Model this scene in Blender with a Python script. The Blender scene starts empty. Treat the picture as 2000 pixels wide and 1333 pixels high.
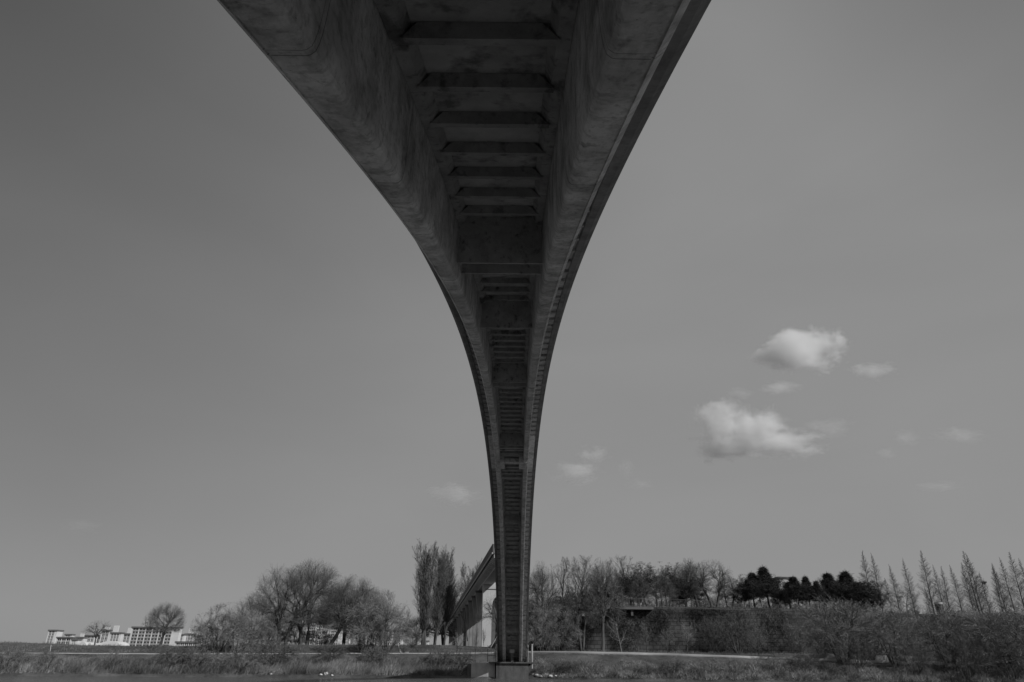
import bpy, bmesh, math, random
import numpy as np
from mathutils import Vector, Matrix
R = math.radians
PI = math.pi
# ------------------------------------------------------------------ camera
TH, ROLL, CAMZ, F = R(25.4), 0.0104, 1.7, 1333.3
scn = bpy.context.scene
cth, sth = math.cos(TH), math.sin(TH)
fw = Vector((0, cth, sth)); r0 = Vector((1, 0, 0)); u0 = Vector((0, -sth, cth))
rt = r0 * math.cos(ROLL) + u0 * math.sin(ROLL)
up = u0 * math.cos(ROLL) - r0 * math.sin(ROLL)
cam = bpy.data.cameras.new('camera')
cam.lens = 24.0; cam.sensor_width = 36.0; cam.clip_start = 0.05; cam.clip_end = 12000
camo = bpy.data.objects.new('camera', cam)
m4 = Matrix.Identity(4)
for i in range(3):
    m4[i][0] = rt[i]; m4[i][1] = up[i]; m4[i][2] = -fw[i]
m4[2][3] = CAMZ
camo.matrix_world = m4
scn.collection.objects.link(camo)
scn.camera = camo

def at(px, py, Y):
    """point at depth Y seen at photograph pixel px,py (2000 wide)"""
    d = fw * F + rt * (px - 1000) + up * (666.5 - py)
    t = Y / d.y
    return Vector((0, 0, CAMZ)) + d * t

# ------------------------------------------------------------------ sky, sun
SUN_EL = R(33); SUN_DIR = Vector((0.80, -0.60, 0)).normalized()
w = bpy.data.worlds.new('World'); scn.world = w; w.use_nodes = True
nt = w.node_tree; nt.nodes.clear()
def N(nt, t, **k):
    n = nt.nodes.new(t)
    for a, b in k.items(): setattr(n, a, b)
    return n
sky = N(nt, 'ShaderNodeTexSky', sky_type='NISHITA', sun_disc=False)
sky.sun_elevation = SUN_EL
sky.sun_rotation = math.atan2(SUN_DIR.x, SUN_DIR.y)
sky.air_density = 1.0; sky.dust_density = 0.6
bw = N(nt, 'ShaderNodeRGBToBW')
nt.links.new(sky.outputs[0], bw.inputs[0])
geo = N(nt, 'ShaderNodeTexCoord')
# the clear sky is darkest high up, away from the sun; evens out the bright horizon
dk = (fw * F + rt * (-1300) + up * 1150).normalized()
dot = N(nt, 'ShaderNodeVectorMath', operation='DOT_PRODUCT'); dot.inputs[1].default_value = dk
nt.links.new(geo.outputs['Generated'], dot.inputs[0])
SKY_MAP = [(-1.0, .30), (0.0, .272), (0.35, .272), (0.55, .266), (0.66, .243), (0.76, .205), (0.86, .165), (0.93, .135), (0.97, .105), (1.0, .07)]
cur = N(nt, 'ShaderNodeValToRGB')
mp = N(nt, 'ShaderNodeMapRange'); mp.inputs['From Min'].default_value = -1; mp.inputs['From Max'].default_value = 1
nt.links.new(dot.outputs['Value'], mp.inputs['Value'])
nt.links.new(mp.outputs[0], cur.inputs[0])
cr = cur.color_ramp
cr.interpolation = 'B_SPLINE'
while len(cr.elements) > 1: cr.elements.remove(cr.elements[-1])
for i, (p, v) in enumerate(SKY_MAP):
    e = cr.elements[0] if i == 0 else cr.elements.new((p + 1) / 2)
    e.position = (p + 1) / 2; e.color = (v, v, v, 1)
# the hazy veil over the physical sky: mostly the measured tone, some of the sky model
dot2 = N(nt, 'ShaderNodeVectorMath', operation='DOT_PRODUCT'); dot2.inputs[1].default_value = (fw * F + rt * 1700 + up * 1500).normalized()
nt.links.new(geo.outputs['Generated'], dot2.inputs[0])
mr2 = N(nt, 'ShaderNodeMapRange', interpolation_type='SMOOTHSTEP'); mr2.inputs['From Min'].default_value = .84; mr2.inputs['From Max'].default_value = 1.0
mr2.inputs['To Min'].default_value = 10.0; mr2.inputs['To Max'].default_value = 6.0
nt.links.new(dot2.outputs['Value'], mr2.inputs['Value'])
# faint uneven veils of high cloud
mpv = N(nt, 'ShaderNodeMapping'); mpv.inputs['Scale'].default_value = (1, 1, 2.6); mpv.inputs['Rotation'].default_value = (.3, .2, .5)
nt.links.new(geo.outputs['Generated'], mpv.inputs[0])
nz = N(nt, 'ShaderNodeTexNoise'); nz.inputs['Scale'].default_value = 2.3; nz.inputs['Detail'].default_value = 7; nz.inputs['Roughness'].default_value = .45; nz.inputs['Distortion'].default_value = .4
nt.links.new(mpv.outputs[0], nz.inputs['Vector'])
mr3 = N(nt, 'ShaderNodeMapRange'); mr3.inputs['From Min'].default_value = .3; mr3.inputs['From Max'].default_value = .7; mr3.inputs['To Min'].default_value = .955; mr3.inputs['To Max'].default_value = 1.045
nt.links.new(nz.outputs['Fac'], mr3.inputs['Value'])
mv = N(nt, 'ShaderNodeMath', operation='MULTIPLY'); nt.links.new(mr2.outputs[0], mv.inputs[0]); nt.links.new(mr3.outputs[0], mv.inputs[1])
mx = N(nt, 'ShaderNodeMath', operation='MULTIPLY'); nt.links.new(mv.outputs[0], mx.inputs[1])
nt.links.new(cur.outputs[0], mx.inputs[0])
mix = N(nt, 'ShaderNodeMix', data_type='FLOAT'); mix.inputs[0].default_value = 0.06
nt.links.new(mx.outputs[0], mix.inputs[2]); nt.links.new(bw.outputs[0], mix.inputs[3])
bg = N(nt, 'ShaderNodeBackground'); bg.inputs[1].default_value = 0.1
nt.links.new(mix.outputs[0], bg.inputs[0])
wo = N(nt, 'ShaderNodeOutputWorld'); nt.links.new(bg.outputs[0], wo.inputs[0])
sl = bpy.data.lights.new('sun', 'SUN'); sl.energy = 3.0; sl.angle = R(0.5); sl.color = (1, 1, 1)
so = bpy.data.objects.new('sun', sl); scn.collection.objects.link(so)
sv = Vector((SUN_DIR.x * math.cos(SUN_EL), SUN_DIR.y * math.cos(SUN_EL), math.sin(SUN_EL)))
so.rotation_euler = sv.to_track_quat('Z', 'Y').to_euler()
so.location = (60, -40, 60)
vs = scn.view_settings
vs.view_transform = 'Standard'; vs.look = 'None'; vs.exposure = 0; vs.gamma = 1; vs.use_curve_mapping = False
scn.cycles.max_bounces = 14
scn.cycles.volume_bounces = 14

# ------------------------------------------------------------------ helpers
COL = scn.collection
def mesh_obj(name, verts, faces, mat, parent=None, smooth=False):
    me = bpy.data.meshes.new(name)
    if isinstance(faces, np.ndarray):
        nv = len(verts); nf, k = faces.shape
        me.vertices.add(nv); me.vertices.foreach_set('co', np.asarray(verts, np.float32).ravel())
        me.loops.add(nf * k); me.loops.foreach_set('vertex_index', faces.astype(np.int32).ravel())
        me.polygons.add(nf); me.polygons.foreach_set('loop_start', np.arange(0, nf * k, k, dtype=np.int32))
        me.update(calc_edges=True)
    else:
        me.from_pydata([tuple(v) for v in verts], [], faces)
        me.update()
    if smooth: me.polygons.foreach_set('use_smooth', [True] * len(me.polygons))
    if mat: me.materials.append(mat)
    o = bpy.data.objects.new(name, me); COL.objects.link(o)
    if parent: o.parent = parent
    return o
def tag(o, label=None, cat=None, group=None, kind=None):
    if label: o['label'] = label
    if cat: o['category'] = cat
    if group: o['group'] = group
    if kind: o['kind'] = kind
    return o
def empty(name, loc=(0, 0, 0), rz=0, label=None, cat=None, group=None):
    o = bpy.data.objects.new(name, None); COL.objects.link(o)
    o.location = loc; o.rotation_euler = (0, 0, rz); o.empty_display_size = .5
    return tag(o, label, cat, group)
def copy_tree(o, parent=None):
    c = o.copy(); COL.objects.link(c); c.parent = parent
    for ch in list(o.children): copy_tree(ch, c)
    return c
class MB:
    def __init__(s): s.v = []; s.f = []
    def box(s, x0, x1, y0, y1, z0, z1):
        b = len(s.v)
        s.v += [(x, y, z) for z in (z0, z1) for y in (y0, y1) for x in (x0, x1)]
        s.f += [tuple(b + i for i in q) for q in ((0, 2, 3, 1), (4, 5, 7, 6), (0, 1, 5, 4), (2, 6, 7, 3), (0, 4, 6, 2), (1, 3, 7, 5))]
        return s
    def tube(s, p, q, r, n=8, r2=None):
        p = Vector(p); q = Vector(q); d = (q - p).normalized(); r2 = r if r2 is None else r2
        a = d.cross(Vector((0, 0, 1)) if abs(d.z) < .9 else Vector((1, 0, 0))).normalized(); c = d.cross(a)
        b = len(s.v)
        for pp, rr in ((p, r), (q, r2)):
            for i in range(n):
                t = 2 * PI * i / n; s.v.append(pp + a * math.cos(t) * rr + c * math.sin(t) * rr)
        for i in range(n):
            j = (i + 1) % n; s.f.append((b + i, b + j, b + n + j, b + n + i))
        s.f.append(tuple(b + i for i in range(n))[::-1]); s.f.append(tuple(b + n + i for i in range(n)))
        return s
    def prism(s, poly, fn0, fn1):
        """poly: list of 2d points, fn maps (a,b)->3d for each end"""
        b = len(s.v); n = len(poly)
        s.v += [fn0(*p) for p in poly] + [fn1(*p) for p in poly]
        for i in range(n):
            j = (i + 1) % n; s.f.append((b + i, b + j, b + n + j, b + n + i))
        s.f.append(tuple(range(b, b + n))[::-1]); s.f.append(tuple(range(b + n, b + 2 * n)))
        return s
    def build(s, name, mat, parent=None, smooth=False):
        o = mesh_obj(name, s.v, s.f, mat, parent, smooth)
        bm = bmesh.new(); bm.from_mesh(o.data); bmesh.ops.recalc_face_normals(bm, faces=bm.faces); bm.to_mesh(o.data); bm.free()
        return o

def M(name, base, var=0.25, scale=3.0, rough=0.85, bump=0.0, bscale=None, detail=6, coord='Object', stretch=None, stain=None, rnd=0.0, spec=0.3, trans=0.0):
    m = bpy.data.materials.new(name); m.use_nodes = True
    nt = m.node_tree; b = nt.nodes['Principled BSDF']
    b.inputs['Roughness'].default_value = rough
    b.inputs['Specular IOR Level'].default_value = spec
    tc = N(nt, 'ShaderNodeTexCoord'); mpn = N(nt, 'ShaderNodeMapping')
    if stretch: mpn.inputs['Scale'].default_value = stretch
    if coord == 'World':
        g = N(nt, 'ShaderNodeNewGeometry'); nt.links.new(g.outputs['Position'], mpn.inputs[0])
    else: nt.links.new(tc.outputs[coord], mpn.inputs[0])
    n1 = N(nt, 'ShaderNodeTexNoise'); n1.inputs['Scale'].default_value = scale; n1.inputs['Detail'].default_value = detail
    n1.inputs['Roughness'].default_value = .62
    nt.links.new(mpn.outputs[0], n1.inputs['Vector'])
    mr = N(nt, 'ShaderNodeMapRange'); mr.inputs['From Min'].default_value = .3; mr.inputs['From Max'].default_value = .7
    mr.inputs['To Min'].default_value = base * (1 - var); mr.inputs['To Max'].default_value = base * (1 + var)
    nt.links.new(n1.outputs['Fac'], mr.inputs['Value'])
    val = mr.outputs[0]
    if stain:
        for (sc, st, lo, hi, amt) in stain:
            mp2 = N(nt, 'ShaderNodeMapping'); mp2.inputs['Scale'].default_value = st
            nt.links.new(mpn.inputs[0].links[0].from_socket, mp2.inputs[0])
            n2 = N(nt, 'ShaderNodeTexNoise'); n2.inputs['Scale'].default_value = sc; n2.inputs['Detail'].default_value = 7
            n2.inputs['Roughness'].default_value = .65
            nt.links.new(mp2.outputs[0], n2.inputs['Vector'])
            r2 = N(nt, 'ShaderNodeMapRange'); r2.inputs['From Min'].default_value = lo; r2.inputs['From Max'].default_value = hi
            r2.inputs['To Min'].default_value = 1; r2.inputs['To Max'].default_value = amt
            nt.links.new(n2.outputs['Fac'], r2.inputs['Value'])
            mu = N(nt, 'ShaderNodeMath', operation='MULTIPLY'); nt.links.new(val, mu.inputs[0]); nt.links.new(r2.outputs[0], mu.inputs[1]); val = mu.outputs[0]
    if rnd:
        oi = N(nt, 'ShaderNodeObjectInfo'); r3 = N(nt, 'ShaderNodeMapRange')
        r3.inputs['To Min'].default_value = 1 - rnd; r3.inputs['To Max'].default_value = 1 + rnd
        nt.links.new(oi.outputs['Random'], r3.inputs['Value'])
        mu = N(nt, 'ShaderNodeMath', operation='MULTIPLY'); nt.links.new(val, mu.inputs[0]); nt.links.new(r3.outputs[0], mu.inputs[1]); val = mu.outputs[0]
    m['val'] = 1
    nt.links.new(val, b.inputs['Base Color'])
    if bump:
        n3 = N(nt, 'ShaderNodeTexNoise'); n3.inputs['Scale'].default_value = bscale or scale * 4; n3.inputs['Detail'].default_value = 5
        nt.links.new(mpn.outputs[0], n3.inputs['Vector'])
        bp = N(nt, 'ShaderNodeBump'); bp.inputs['Strength'].default_value = bump; bp.inputs['Distance'].default_value = .05
        nt.links.new(n3.outputs['Fac'], bp.inputs['Height']); nt.links.new(bp.outputs[0], b.inputs['Normal'])
    return m

def joint_lines(m, ys, halfw, amt=.35):
    """dark construction joints across the girder at given stations (object Y)"""
    nt = m.node_tree; b = nt.nodes['Principled BSDF']
    src = b.inputs['Base Color'].links[0].from_socket
    tc = N(nt, 'ShaderNodeTexCoord'); sp = N(nt, 'ShaderNodeSeparateXYZ'); nt.links.new(tc.outputs['Object'], sp.inputs[0])
    val = src
    for y, hw in ys:
        c = N(nt, 'ShaderNodeMath', operation='COMPARE'); c.inputs[1].default_value = y; c.inputs[2].default_value = hw
        nt.links.new(sp.outputs[1], c.inputs[0])
        a = N(nt, 'ShaderNodeMath', operation='MULTIPLY_ADD'); a.inputs[1].default_value = amt - 1; a.inputs[2].default_value = 1
        nt.links.new(c.outputs[0], a.inputs[0])
        mu = N(nt, 'ShaderNodeMath', operation='MULTIPLY'); nt.links.new(val, mu.inputs[0]); nt.links.new(a.outputs[0], mu.inputs[1]); val = mu.outputs[0]
    nt.links.new(val, b.inputs['Base Color'])

CONC = dict(rough=.8, bump=.5, bscale=9)
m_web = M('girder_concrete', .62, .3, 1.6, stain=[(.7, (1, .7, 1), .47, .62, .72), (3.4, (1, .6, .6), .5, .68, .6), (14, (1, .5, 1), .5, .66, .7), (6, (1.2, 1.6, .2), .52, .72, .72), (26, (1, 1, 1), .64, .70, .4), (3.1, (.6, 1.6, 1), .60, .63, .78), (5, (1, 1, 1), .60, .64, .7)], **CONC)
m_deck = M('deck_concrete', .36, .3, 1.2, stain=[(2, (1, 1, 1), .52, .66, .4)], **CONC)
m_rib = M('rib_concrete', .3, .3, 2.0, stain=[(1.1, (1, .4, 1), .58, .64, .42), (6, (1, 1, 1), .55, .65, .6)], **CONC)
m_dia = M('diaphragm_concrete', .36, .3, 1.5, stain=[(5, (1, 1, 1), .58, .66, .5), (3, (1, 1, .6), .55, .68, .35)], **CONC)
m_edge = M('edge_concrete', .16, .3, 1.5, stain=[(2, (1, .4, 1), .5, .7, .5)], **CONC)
m_pier = M('pier_concrete', .11, .25, .8, stain=[(1.2, (1, 1, .15), .5, .68, .5), (.6, (1, 1, 1), .5, .7, .6)], rough=.85, bump=.4, bscale=6)  # base darkened to paint shadow on the arch footing, with stains over it
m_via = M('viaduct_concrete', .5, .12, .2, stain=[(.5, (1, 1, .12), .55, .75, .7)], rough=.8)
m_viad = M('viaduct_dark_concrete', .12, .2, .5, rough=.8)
m_steel = M('galvanised_steel', .45, .2, 4, rough=.45, spec=.5)
m_steeld = M('dark_steel', .08, .2, 4, rough=.5, spec=.5)
m_wood = M('deck_wood', .12, .3, 3)

# ------------------------------------------------------------------ the ground
XK = [-400, -190, -75, -45, -12, -7, 3.3, 7, 22, 48, 75, 190, 400]
SHY = [60, 70, 84, 93, 102.3, 106, 106, 103, 100, 96, 92, 80, 70]
ZP = [2.3, 2.3, 2.35, 2.6, 3.1, 3.2, 3.4, 3.4, 3.2, 2.4, 2.1, 2.0, 2.0]
ZC = [3.4, 3.4, 3.6, 4.0, 4.4, 4.3, 4.1, 4.1, 3.95, 3.5, 3.0, 2.9, 2.9]
def sstep(t): t = np.clip(t, 0, 1); return t * t * (3 - 2 * t)
rs = np.random.RandomState(5)
_w = [(rs.uniform(-1, 1, 2) * f, rs.uniform(0, 6.28), a) for f, a in ((.12, .16), (.2, .12), (.35, .09), (.5, .07), (.8, .05), (1.3, .04), (2.1, .03), (3.2, .02)) for _ in range(2)]
def bumps(X, Y):
    s = 0
    for k, p, a in _w: s = s + a * np.sin(k[0] * X + k[1] * Y + p)
    return s
def ground(X, Y, noise=True):
    X = np.asarray(X, float); Y = np.asarray(Y, float)
    ys = np.interp(X, XK, SHY) + .5 * np.sin(X * .35) + .3 * np.sin(X * .9 + 1)
    zp = np.interp(X, XK, ZP); zc = np.interp(X, XK, ZC)
    t = Y - ys
    z = np.where(t < 0, t * .35, np.where(t < .7, t * .6, 0))
    z = np.where(t >= .7, .42 + (zp - .42) * sstep((t - .7) / 8.0) ** .8, z)
    z = np.where(t >= 12.8, zp + (zc - zp) * sstep((t - 12.8) / 9.0), z)
    z = z + .22 * sstep((t - 9.3) / .4) * sstep((13.2 - t) / .8)
    left = sstep((-4 - X) / 6)
    z = np.where(t >= 33, z + left * (1.9 - zc) * sstep((t - 33) / 30), z)
    if noise:
        amp = np.clip(t / 3, 0, 1) * np.where((t > 7.9) & (t < 12.9), 0.12, 1) * np.where(t > 60, .3, 1) * .55
        z = z + bumps(X, Y) * amp
    return z
def shore(X): return np.interp(X, XK, SHY) + .5 * np.sin(X * .35) + .3 * np.sin(X * .9 + 1)
def grid(xs, ys, fz):
    X, Y = np.meshgrid(xs, ys); Z = fz(X, Y)
    v = np.stack([X, Y, Z], -1).reshape(-1, 3)
    nx, ny = len(xs), len(ys)
    i = (np.arange(ny - 1)[:, None] * nx + np.arange(nx - 1)[None]).ravel()
    return v, np.stack([i, i + 1, i + 1 + nx, i + nx], 1)
m_soil = M('dry_earth', .105, .45, .25, coord='World', stain=[(.08, (1, 1, 1), .45, .6, .7), (2.5, (1, 1, 1), .5, .62, .7)], rough=1, bump=.8, bscale=3, spec=.05)
xs = np.concatenate([np.array([-5000, -2500, -1200, -700, -400, -250]), np.arange(-180, 180.1, 1.2), np.array([250, 400, 700, 1200, 2500, 5000])])
ysg = np.concatenate([np.array([50, 62]), np.arange(70, 160, .8), np.array([165, 175, 190, 220, 300, 450, 800, 1500, 3000, 7000])])
v, fa = grid(xs, ysg, ground)
tag(mesh_obj('ground', v, fa, m_soil, smooth=True), kind='structure')
v, fa = grid(np.array([-5000, -300, -60, 60, 300, 5000.]), np.array([-4000, -300, -60, -9, 3., 6]), lambda X, Y: np.where(Y > 5, -.6, np.where(Y > 1, .05, np.where(Y > -10, .30, np.where(Y > -70, 7.0, 7.5)))))  # levee rise behind the camera added to shut light off the ribs
m_flat = M('low_bounce_bank', .075, .25, 1.5, coord='World', rough=.95, bump=.4)  # unseen bank, toned dark to cut bounce light on the rib faces
tag(mesh_obj('near_bank_ground', v, fa, m_flat), kind='structure')
# path along the far bank
m_path = M('path_concrete', .33, .15, .8, coord='World', rough=.9)
pv = []; px_ = np.arange(-180, 120, 1.5)
for x in px_:
    kz = float(np.interp(x, [-60, -8, 2, 30, 42], [-.13, -.10, .03, .10, .20]))
    for dt, dz in ((9.0, -.45), (9.0, kz), (12.2, kz + .01), (12.2, -.3)):
        y = shore(x) + dt
        pv.append((x, y, float(ground(x, shore(x) + 10.5, False)) - .22 + dz + .24))
n = len(px_); fa = np.array([(4 * i + j, 4 * i + 4 + j, 4 * i + 4 + (j + 1) % 4, 4 * i + (j + 1) % 4) for i in range(n - 1) for j in range(4)])
tag(mesh_obj('path', pv, fa, m_path), kind='structure')
# water
m_wat = bpy.data.materials.new('river_water'); m_wat.use_nodes = True
b = m_wat.node_tree.nodes['Principled BSDF']; b.inputs['Base Color'].default_value = (.11, .11, .11, 1); b.inputs['Roughness'].default_value = .12
b.inputs['IOR'].default_value = 1.33
nw = m_wat.node_tree
tc = N(nw, 'ShaderNodeTexCoord'); mpw = N(nw, 'ShaderNodeMapping'); mpw.inputs['Scale'].default_value = (.5, 1.6, 1)
nw.links.new(tc.outputs['Object'], mpw.inputs[0])
n1 = N(nw, 'ShaderNodeTexNoise'); n1.inputs['Scale'].default_value = 1.2; n1.inputs['Detail'].default_value = 6; n1.inputs['Roughness'].default_value = .7
nw.links.new(mpw.outputs[0], n1.inputs[0]); bp = N(nw, 'ShaderNodeBump'); bp.inputs['Strength'].default_value = .9; bp.inputs['Distance'].default_value = .35
nw.links.new(n1.outputs[0], bp.inputs['Height']); nw.links.new(bp.outputs[0], b.inputs['Normal'])
tag(mesh_obj('water', [(-5000, 2, 0), (5000, 2, 0), (5000, 115, 0), (-5000, 115, 0)], [(0, 1, 2, 3)], m_wat), kind='structure')

# ------------------------------------------------------------------ footbridge
PC = [16.3651 + CAMZ, -.1904, -10.926, -1.439, -1.1996]
def pz(Y): t = (Y - 55) / 50; return sum(c * t ** i for i, c in enumerate(PC))
def pm(Y): t = (Y - 55) / 50; return sum(i * c * t ** (i - 1) for i, c in enumerate(PC) if i) / 50
BA, BB = -.390, .00856
def bp3(Y, x, v):
    """point of the bridge at station Y, x across, v below the soffit line (normal to the arch)"""
    m = pm(Y); n = math.sqrt(1 + m * m)
    yy = Y + m / n * v
    return Vector((BA + BB * yy + x, yy, pz(Y) - v / n))
def Y_for_row(row, v):
    lo, hi = 1.0, 109.0
    def prow(Y):
        p = bp3(Y, 0, v) - Vector((0, 0, CAMZ)); return 666.5 - F * p.dot(up) / p.dot(fw)
    for _ in range(50):
        mid = (lo + hi) / 2
        if prow(mid) < row: lo = mid
        else: hi = mid
    return lo
Y0B, Y1B = -6.2, 108.6
# stations evenly spaced along the arch
fine = np.linspace(Y0B, Y1B, 2000); fz = np.array([pz(y) for y in fine])
S = np.concatenate([[0], np.cumsum(np.hypot(np.diff(fine), np.diff(fz)))])
def Y_s(s): return float(np.interp(s, S, fine))
def s_Y(y): return float(np.interp(y, fine, S))
def sweep(poly, ya, yb, name, mat, parent, step=.8, smooth=False, wob=0):
    n = max(2, int(round((s_Y(yb) - s_Y(ya)) / step)) + 1)
    st = [Y_s(s) for s in np.linspace(s_Y(ya), s_Y(yb), n)]; k = len(poly)
    vv = [bp3(y, x, v) for y in st for x, v in poly]; ff = []
    for i in range(n - 1):
        for j in range(k):
            j2 = (j + 1) % k; ff.append((i * k + j, i * k + j2, (i + 1) * k + j2, (i + 1) * k + j))
    ff.append(tuple(range(k))[::-1]); ff.append(tuple(range((n - 1) * k, n * k)))
    o = mesh_obj(name, vv, ff, mat, parent)
    bm = bmesh.new(); bm.from_mesh(o.data); bmesh.ops.recalc_face_normals(bm, faces=bm.faces); bm.to_mesh(o.data); bm.free()
    return o
bridge = empty('arch_footbridge', (0, 0, 0), 0, 'slender concrete arch footbridge with two ribbed girders soaring overhead across the river', 'bridge')
joint_lines(m_web, [(Y_for_row(178, 1.3), .006), (Y_for_row(170, 1.3), .004), (Y_for_row(383, 1.3), .012), (Y_for_row(556, 1.3), .03), (Y_for_row(677, 1.3), .05), (Y_for_row(760, 1.3), .07), (Y_for_row(812, 1.3), .07), (75.5, .08), (96.5, .08)], 0, .4)
inner = [(.92, .16), (.935, .6), (.945, 1.0), (.952, 1.12), (.962, 1.20), (.978, 1.262), (1.01, 1.293), (1.04, 1.30)]
outer = [(1.272, 1.30), (1.277, 1.286), (1.291, 1.286), (1.296, 1.298), (1.37, 1.235), (1.365, 1.12), (1.30, 1.02), (1.17, .90), (1.12, .6), (1.10, .002)]
for sgn in (-1, 1):
    poly = [(sgn * x, v) for x, v in [(.92, .002)] + inner + outer]
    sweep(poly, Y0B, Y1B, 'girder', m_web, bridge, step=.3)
# inner ledge under the slab on each side
for sgn in (-1, 1):
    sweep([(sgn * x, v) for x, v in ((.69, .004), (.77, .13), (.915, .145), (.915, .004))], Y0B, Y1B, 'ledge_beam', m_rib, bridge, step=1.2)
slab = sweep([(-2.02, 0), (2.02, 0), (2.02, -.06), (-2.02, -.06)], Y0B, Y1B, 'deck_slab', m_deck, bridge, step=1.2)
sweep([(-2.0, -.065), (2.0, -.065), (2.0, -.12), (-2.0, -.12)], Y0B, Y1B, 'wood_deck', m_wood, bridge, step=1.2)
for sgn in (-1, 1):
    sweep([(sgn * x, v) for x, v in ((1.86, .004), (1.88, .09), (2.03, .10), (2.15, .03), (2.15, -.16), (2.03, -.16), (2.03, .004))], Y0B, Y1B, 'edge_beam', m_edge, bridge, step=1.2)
# diaphragms (cross walls); rows of their lower edges in the photograph
DV = 1.02
def plate(Y, v1, th, name, mat=m_dia, half_top=.68, half_bot=.93, v0=.004):
    m = pm(Y); n = math.sqrt(1 + m * m); tv = Vector((BB, 1 / n, m / n)) * (th / 2)
    poly = [(-half_top, v0), (half_top, v0), (.86, .22), (half_bot - .005, v1), (-half_bot + .005, v1), (-.86, .22)]
    mb = MB()
    mb.prism(poly, lambda x, v: bp3(Y, x, v) - tv, lambda x, v: bp3(Y, x, v) + tv)
    return mb.build(name, mat, bridge)
yD1 = Y_for_row(515, DV); yD1b = Y_for_row(535, DV)
yD2 = Y_for_row(641, DV); yD3 = Y_for_row(747, DV); yD3b = Y_for_row(756, DV); yD4 = Y_for_row(871, DV)
dias = [yD1, yD1b, yD2, yD3, yD3b, yD4, Y_for_row(1024, DV), Y_for_row(1030, DV), Y_for_row(1105, DV), Y_for_row(1162, DV), Y_for_row(1170, DV), Y_for_row(1235, DV)]
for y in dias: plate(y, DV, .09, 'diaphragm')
yc0, yc1 = yD4 + .6, 111 - yD4 - .9   # crown block zone
print('dias', [round(y, 2) for y in dias], yc0, yc1)
# crown closure: solid slabs, stepped beams and clamp blocks
ycr = Y_for_row(905, 1.25)
for y, v1 in ((yD4 + .9, 1.0), (yD4 + 1.7, .94), (yD4 + 2.6, 1.0), (yD4 + 3.3, .95)):
    plate(y, v1, .35, 'crown_beam', m_rib)
for y, v1 in ((ycr + 2.2, 1.0), (ycr + 3.2, 1.0), (ycr + 4.4, .92), (ycr + 5.4, 1.0)):
    plate(y, v1, .4, 'crown_beam', m_rib)
def bbox(Ya, Yb, x0, x1, v0, v1, name, mat):
    mb = MB(); poly = [(x0, v0), (x1, v0), (x1, v1), (x0, v1)]
    mb.prism(poly, lambda x, v: bp3(Ya, x, v), lambda x, v: bp3(Yb, x, v)); return mb.build(name, mat, bridge)
for sgn in (-1, 1):
    a, b2 = (.60, 1.20) if sgn > 0 else (-1.20, -.60)
    bbox(ycr - .9, ycr + 1.2, a, b2, .7, 1.44, 'clamp_block', m_web)
    bbox(yD4 + .4, ycr + 5.5, min(sgn * 1.135, sgn * 1.855), max(sgn * 1.135, sgn * 1.855), .004, .12, 'overhang_block', m_web)
bbox(ycr - .35, ycr + .35, -.6, .6, .95, 1.25, 'tie_beam', m_web)
# cross ribs at 1.225 m; inner rib with haunched ends plus both overhang brackets in one casting
s1 = s_Y(Y_for_row(73, .165)) + .11
PITCH = 1.2
def rib(Y):
    m = pm(Y); n = math.sqrt(1 + m * m); tv = Vector((BB, 1 / n, m / n))
    mb = MB()
    def g(w):  return (lambda x, v: bp3(Y, x, v) + tv * w * (1.0 - .18 * min(1, v / .16)))
    mb.prism([(-.62, .006), (.62, .006), (.80, .165), (-.80, .165)], g(-.09), g(.09))
    for s_ in (-1, 1):
        mb.prism([(s_ * 1.105, .006), (s_ * 1.858, .006), (s_ * 1.858, .085), (s_ * 1.125, .13)], g(-.07), g(.07))
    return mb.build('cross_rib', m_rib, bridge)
smax = S[-1]; k0 = -int(s1 / PITCH)
nr = 0
for k in range(k0, 200):
    s = s1 + k * PITCH
    if s > smax - .5: break
    if s < .6: continue
    Y = Y_s(s)
    if yD4 - .4 < Y < ycr + 5.3: continue
    if min(abs(Y - d) for d in dias) < .22: continue
    rib(Y); nr += 1
print('ribs', nr)
# railings: posts and rails above the edge beams
for sgn in (-1, 1):
    mb = MB()
    ns = int(smax / 1.6)
    for i in range(ns + 1):
        Y = Y_s(min(smax - .05, i * 1.6 + .05)); p = bp3(Y, sgn * 2.09, -.15); mb.box(p.x - .012, p.x + .012, p.y - .03, p.y + .03, p.z - .02, p.z + 1.12)
    pts = [bp3(Y_s(s), sgn * 2.09, -.15) for s in np.linspace(.05, smax - .05, 90)]
    for dz, r in ((1.12, .028), (.85, .01), (.6, .01), (.35, .01)):
        for a, c in zip(pts, pts[1:]): mb.tube(a + Vector((0, 0, dz)), c + Vector((0, 0, dz)), r, 5)
    mb.build('railing', m_steel, bridge)

# ---- far pier with platform
pierX = BA + BB * 106
m4p = lambda px, Y, z=1.7: (px - 1000 + 6.5) / F * (Y * cth + (z - CAMZ) * sth)
pier = empty('bridge_pier', (pierX, 107.5, 0), 0, 'stained, shade-toned concrete footing block under the foot of the arch', 'pier')
mb = MB(); mb.box(-2.25, 2.25, -2.6, 4.5, -1.5, 1.93); o = mb.build('footing', m_pier, pier)
mb = MB(); mb.box(-3.3, 2.9, -2.9, 4.9, 1.932, 2.10); mb.build('platform_slab', m_pier, pier)
mb = MB(); mb.box(-1.62, 1.62, .2, 3.6, 2.104, 2.75); mb.build('springing_block', m_pier, pier)
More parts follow.
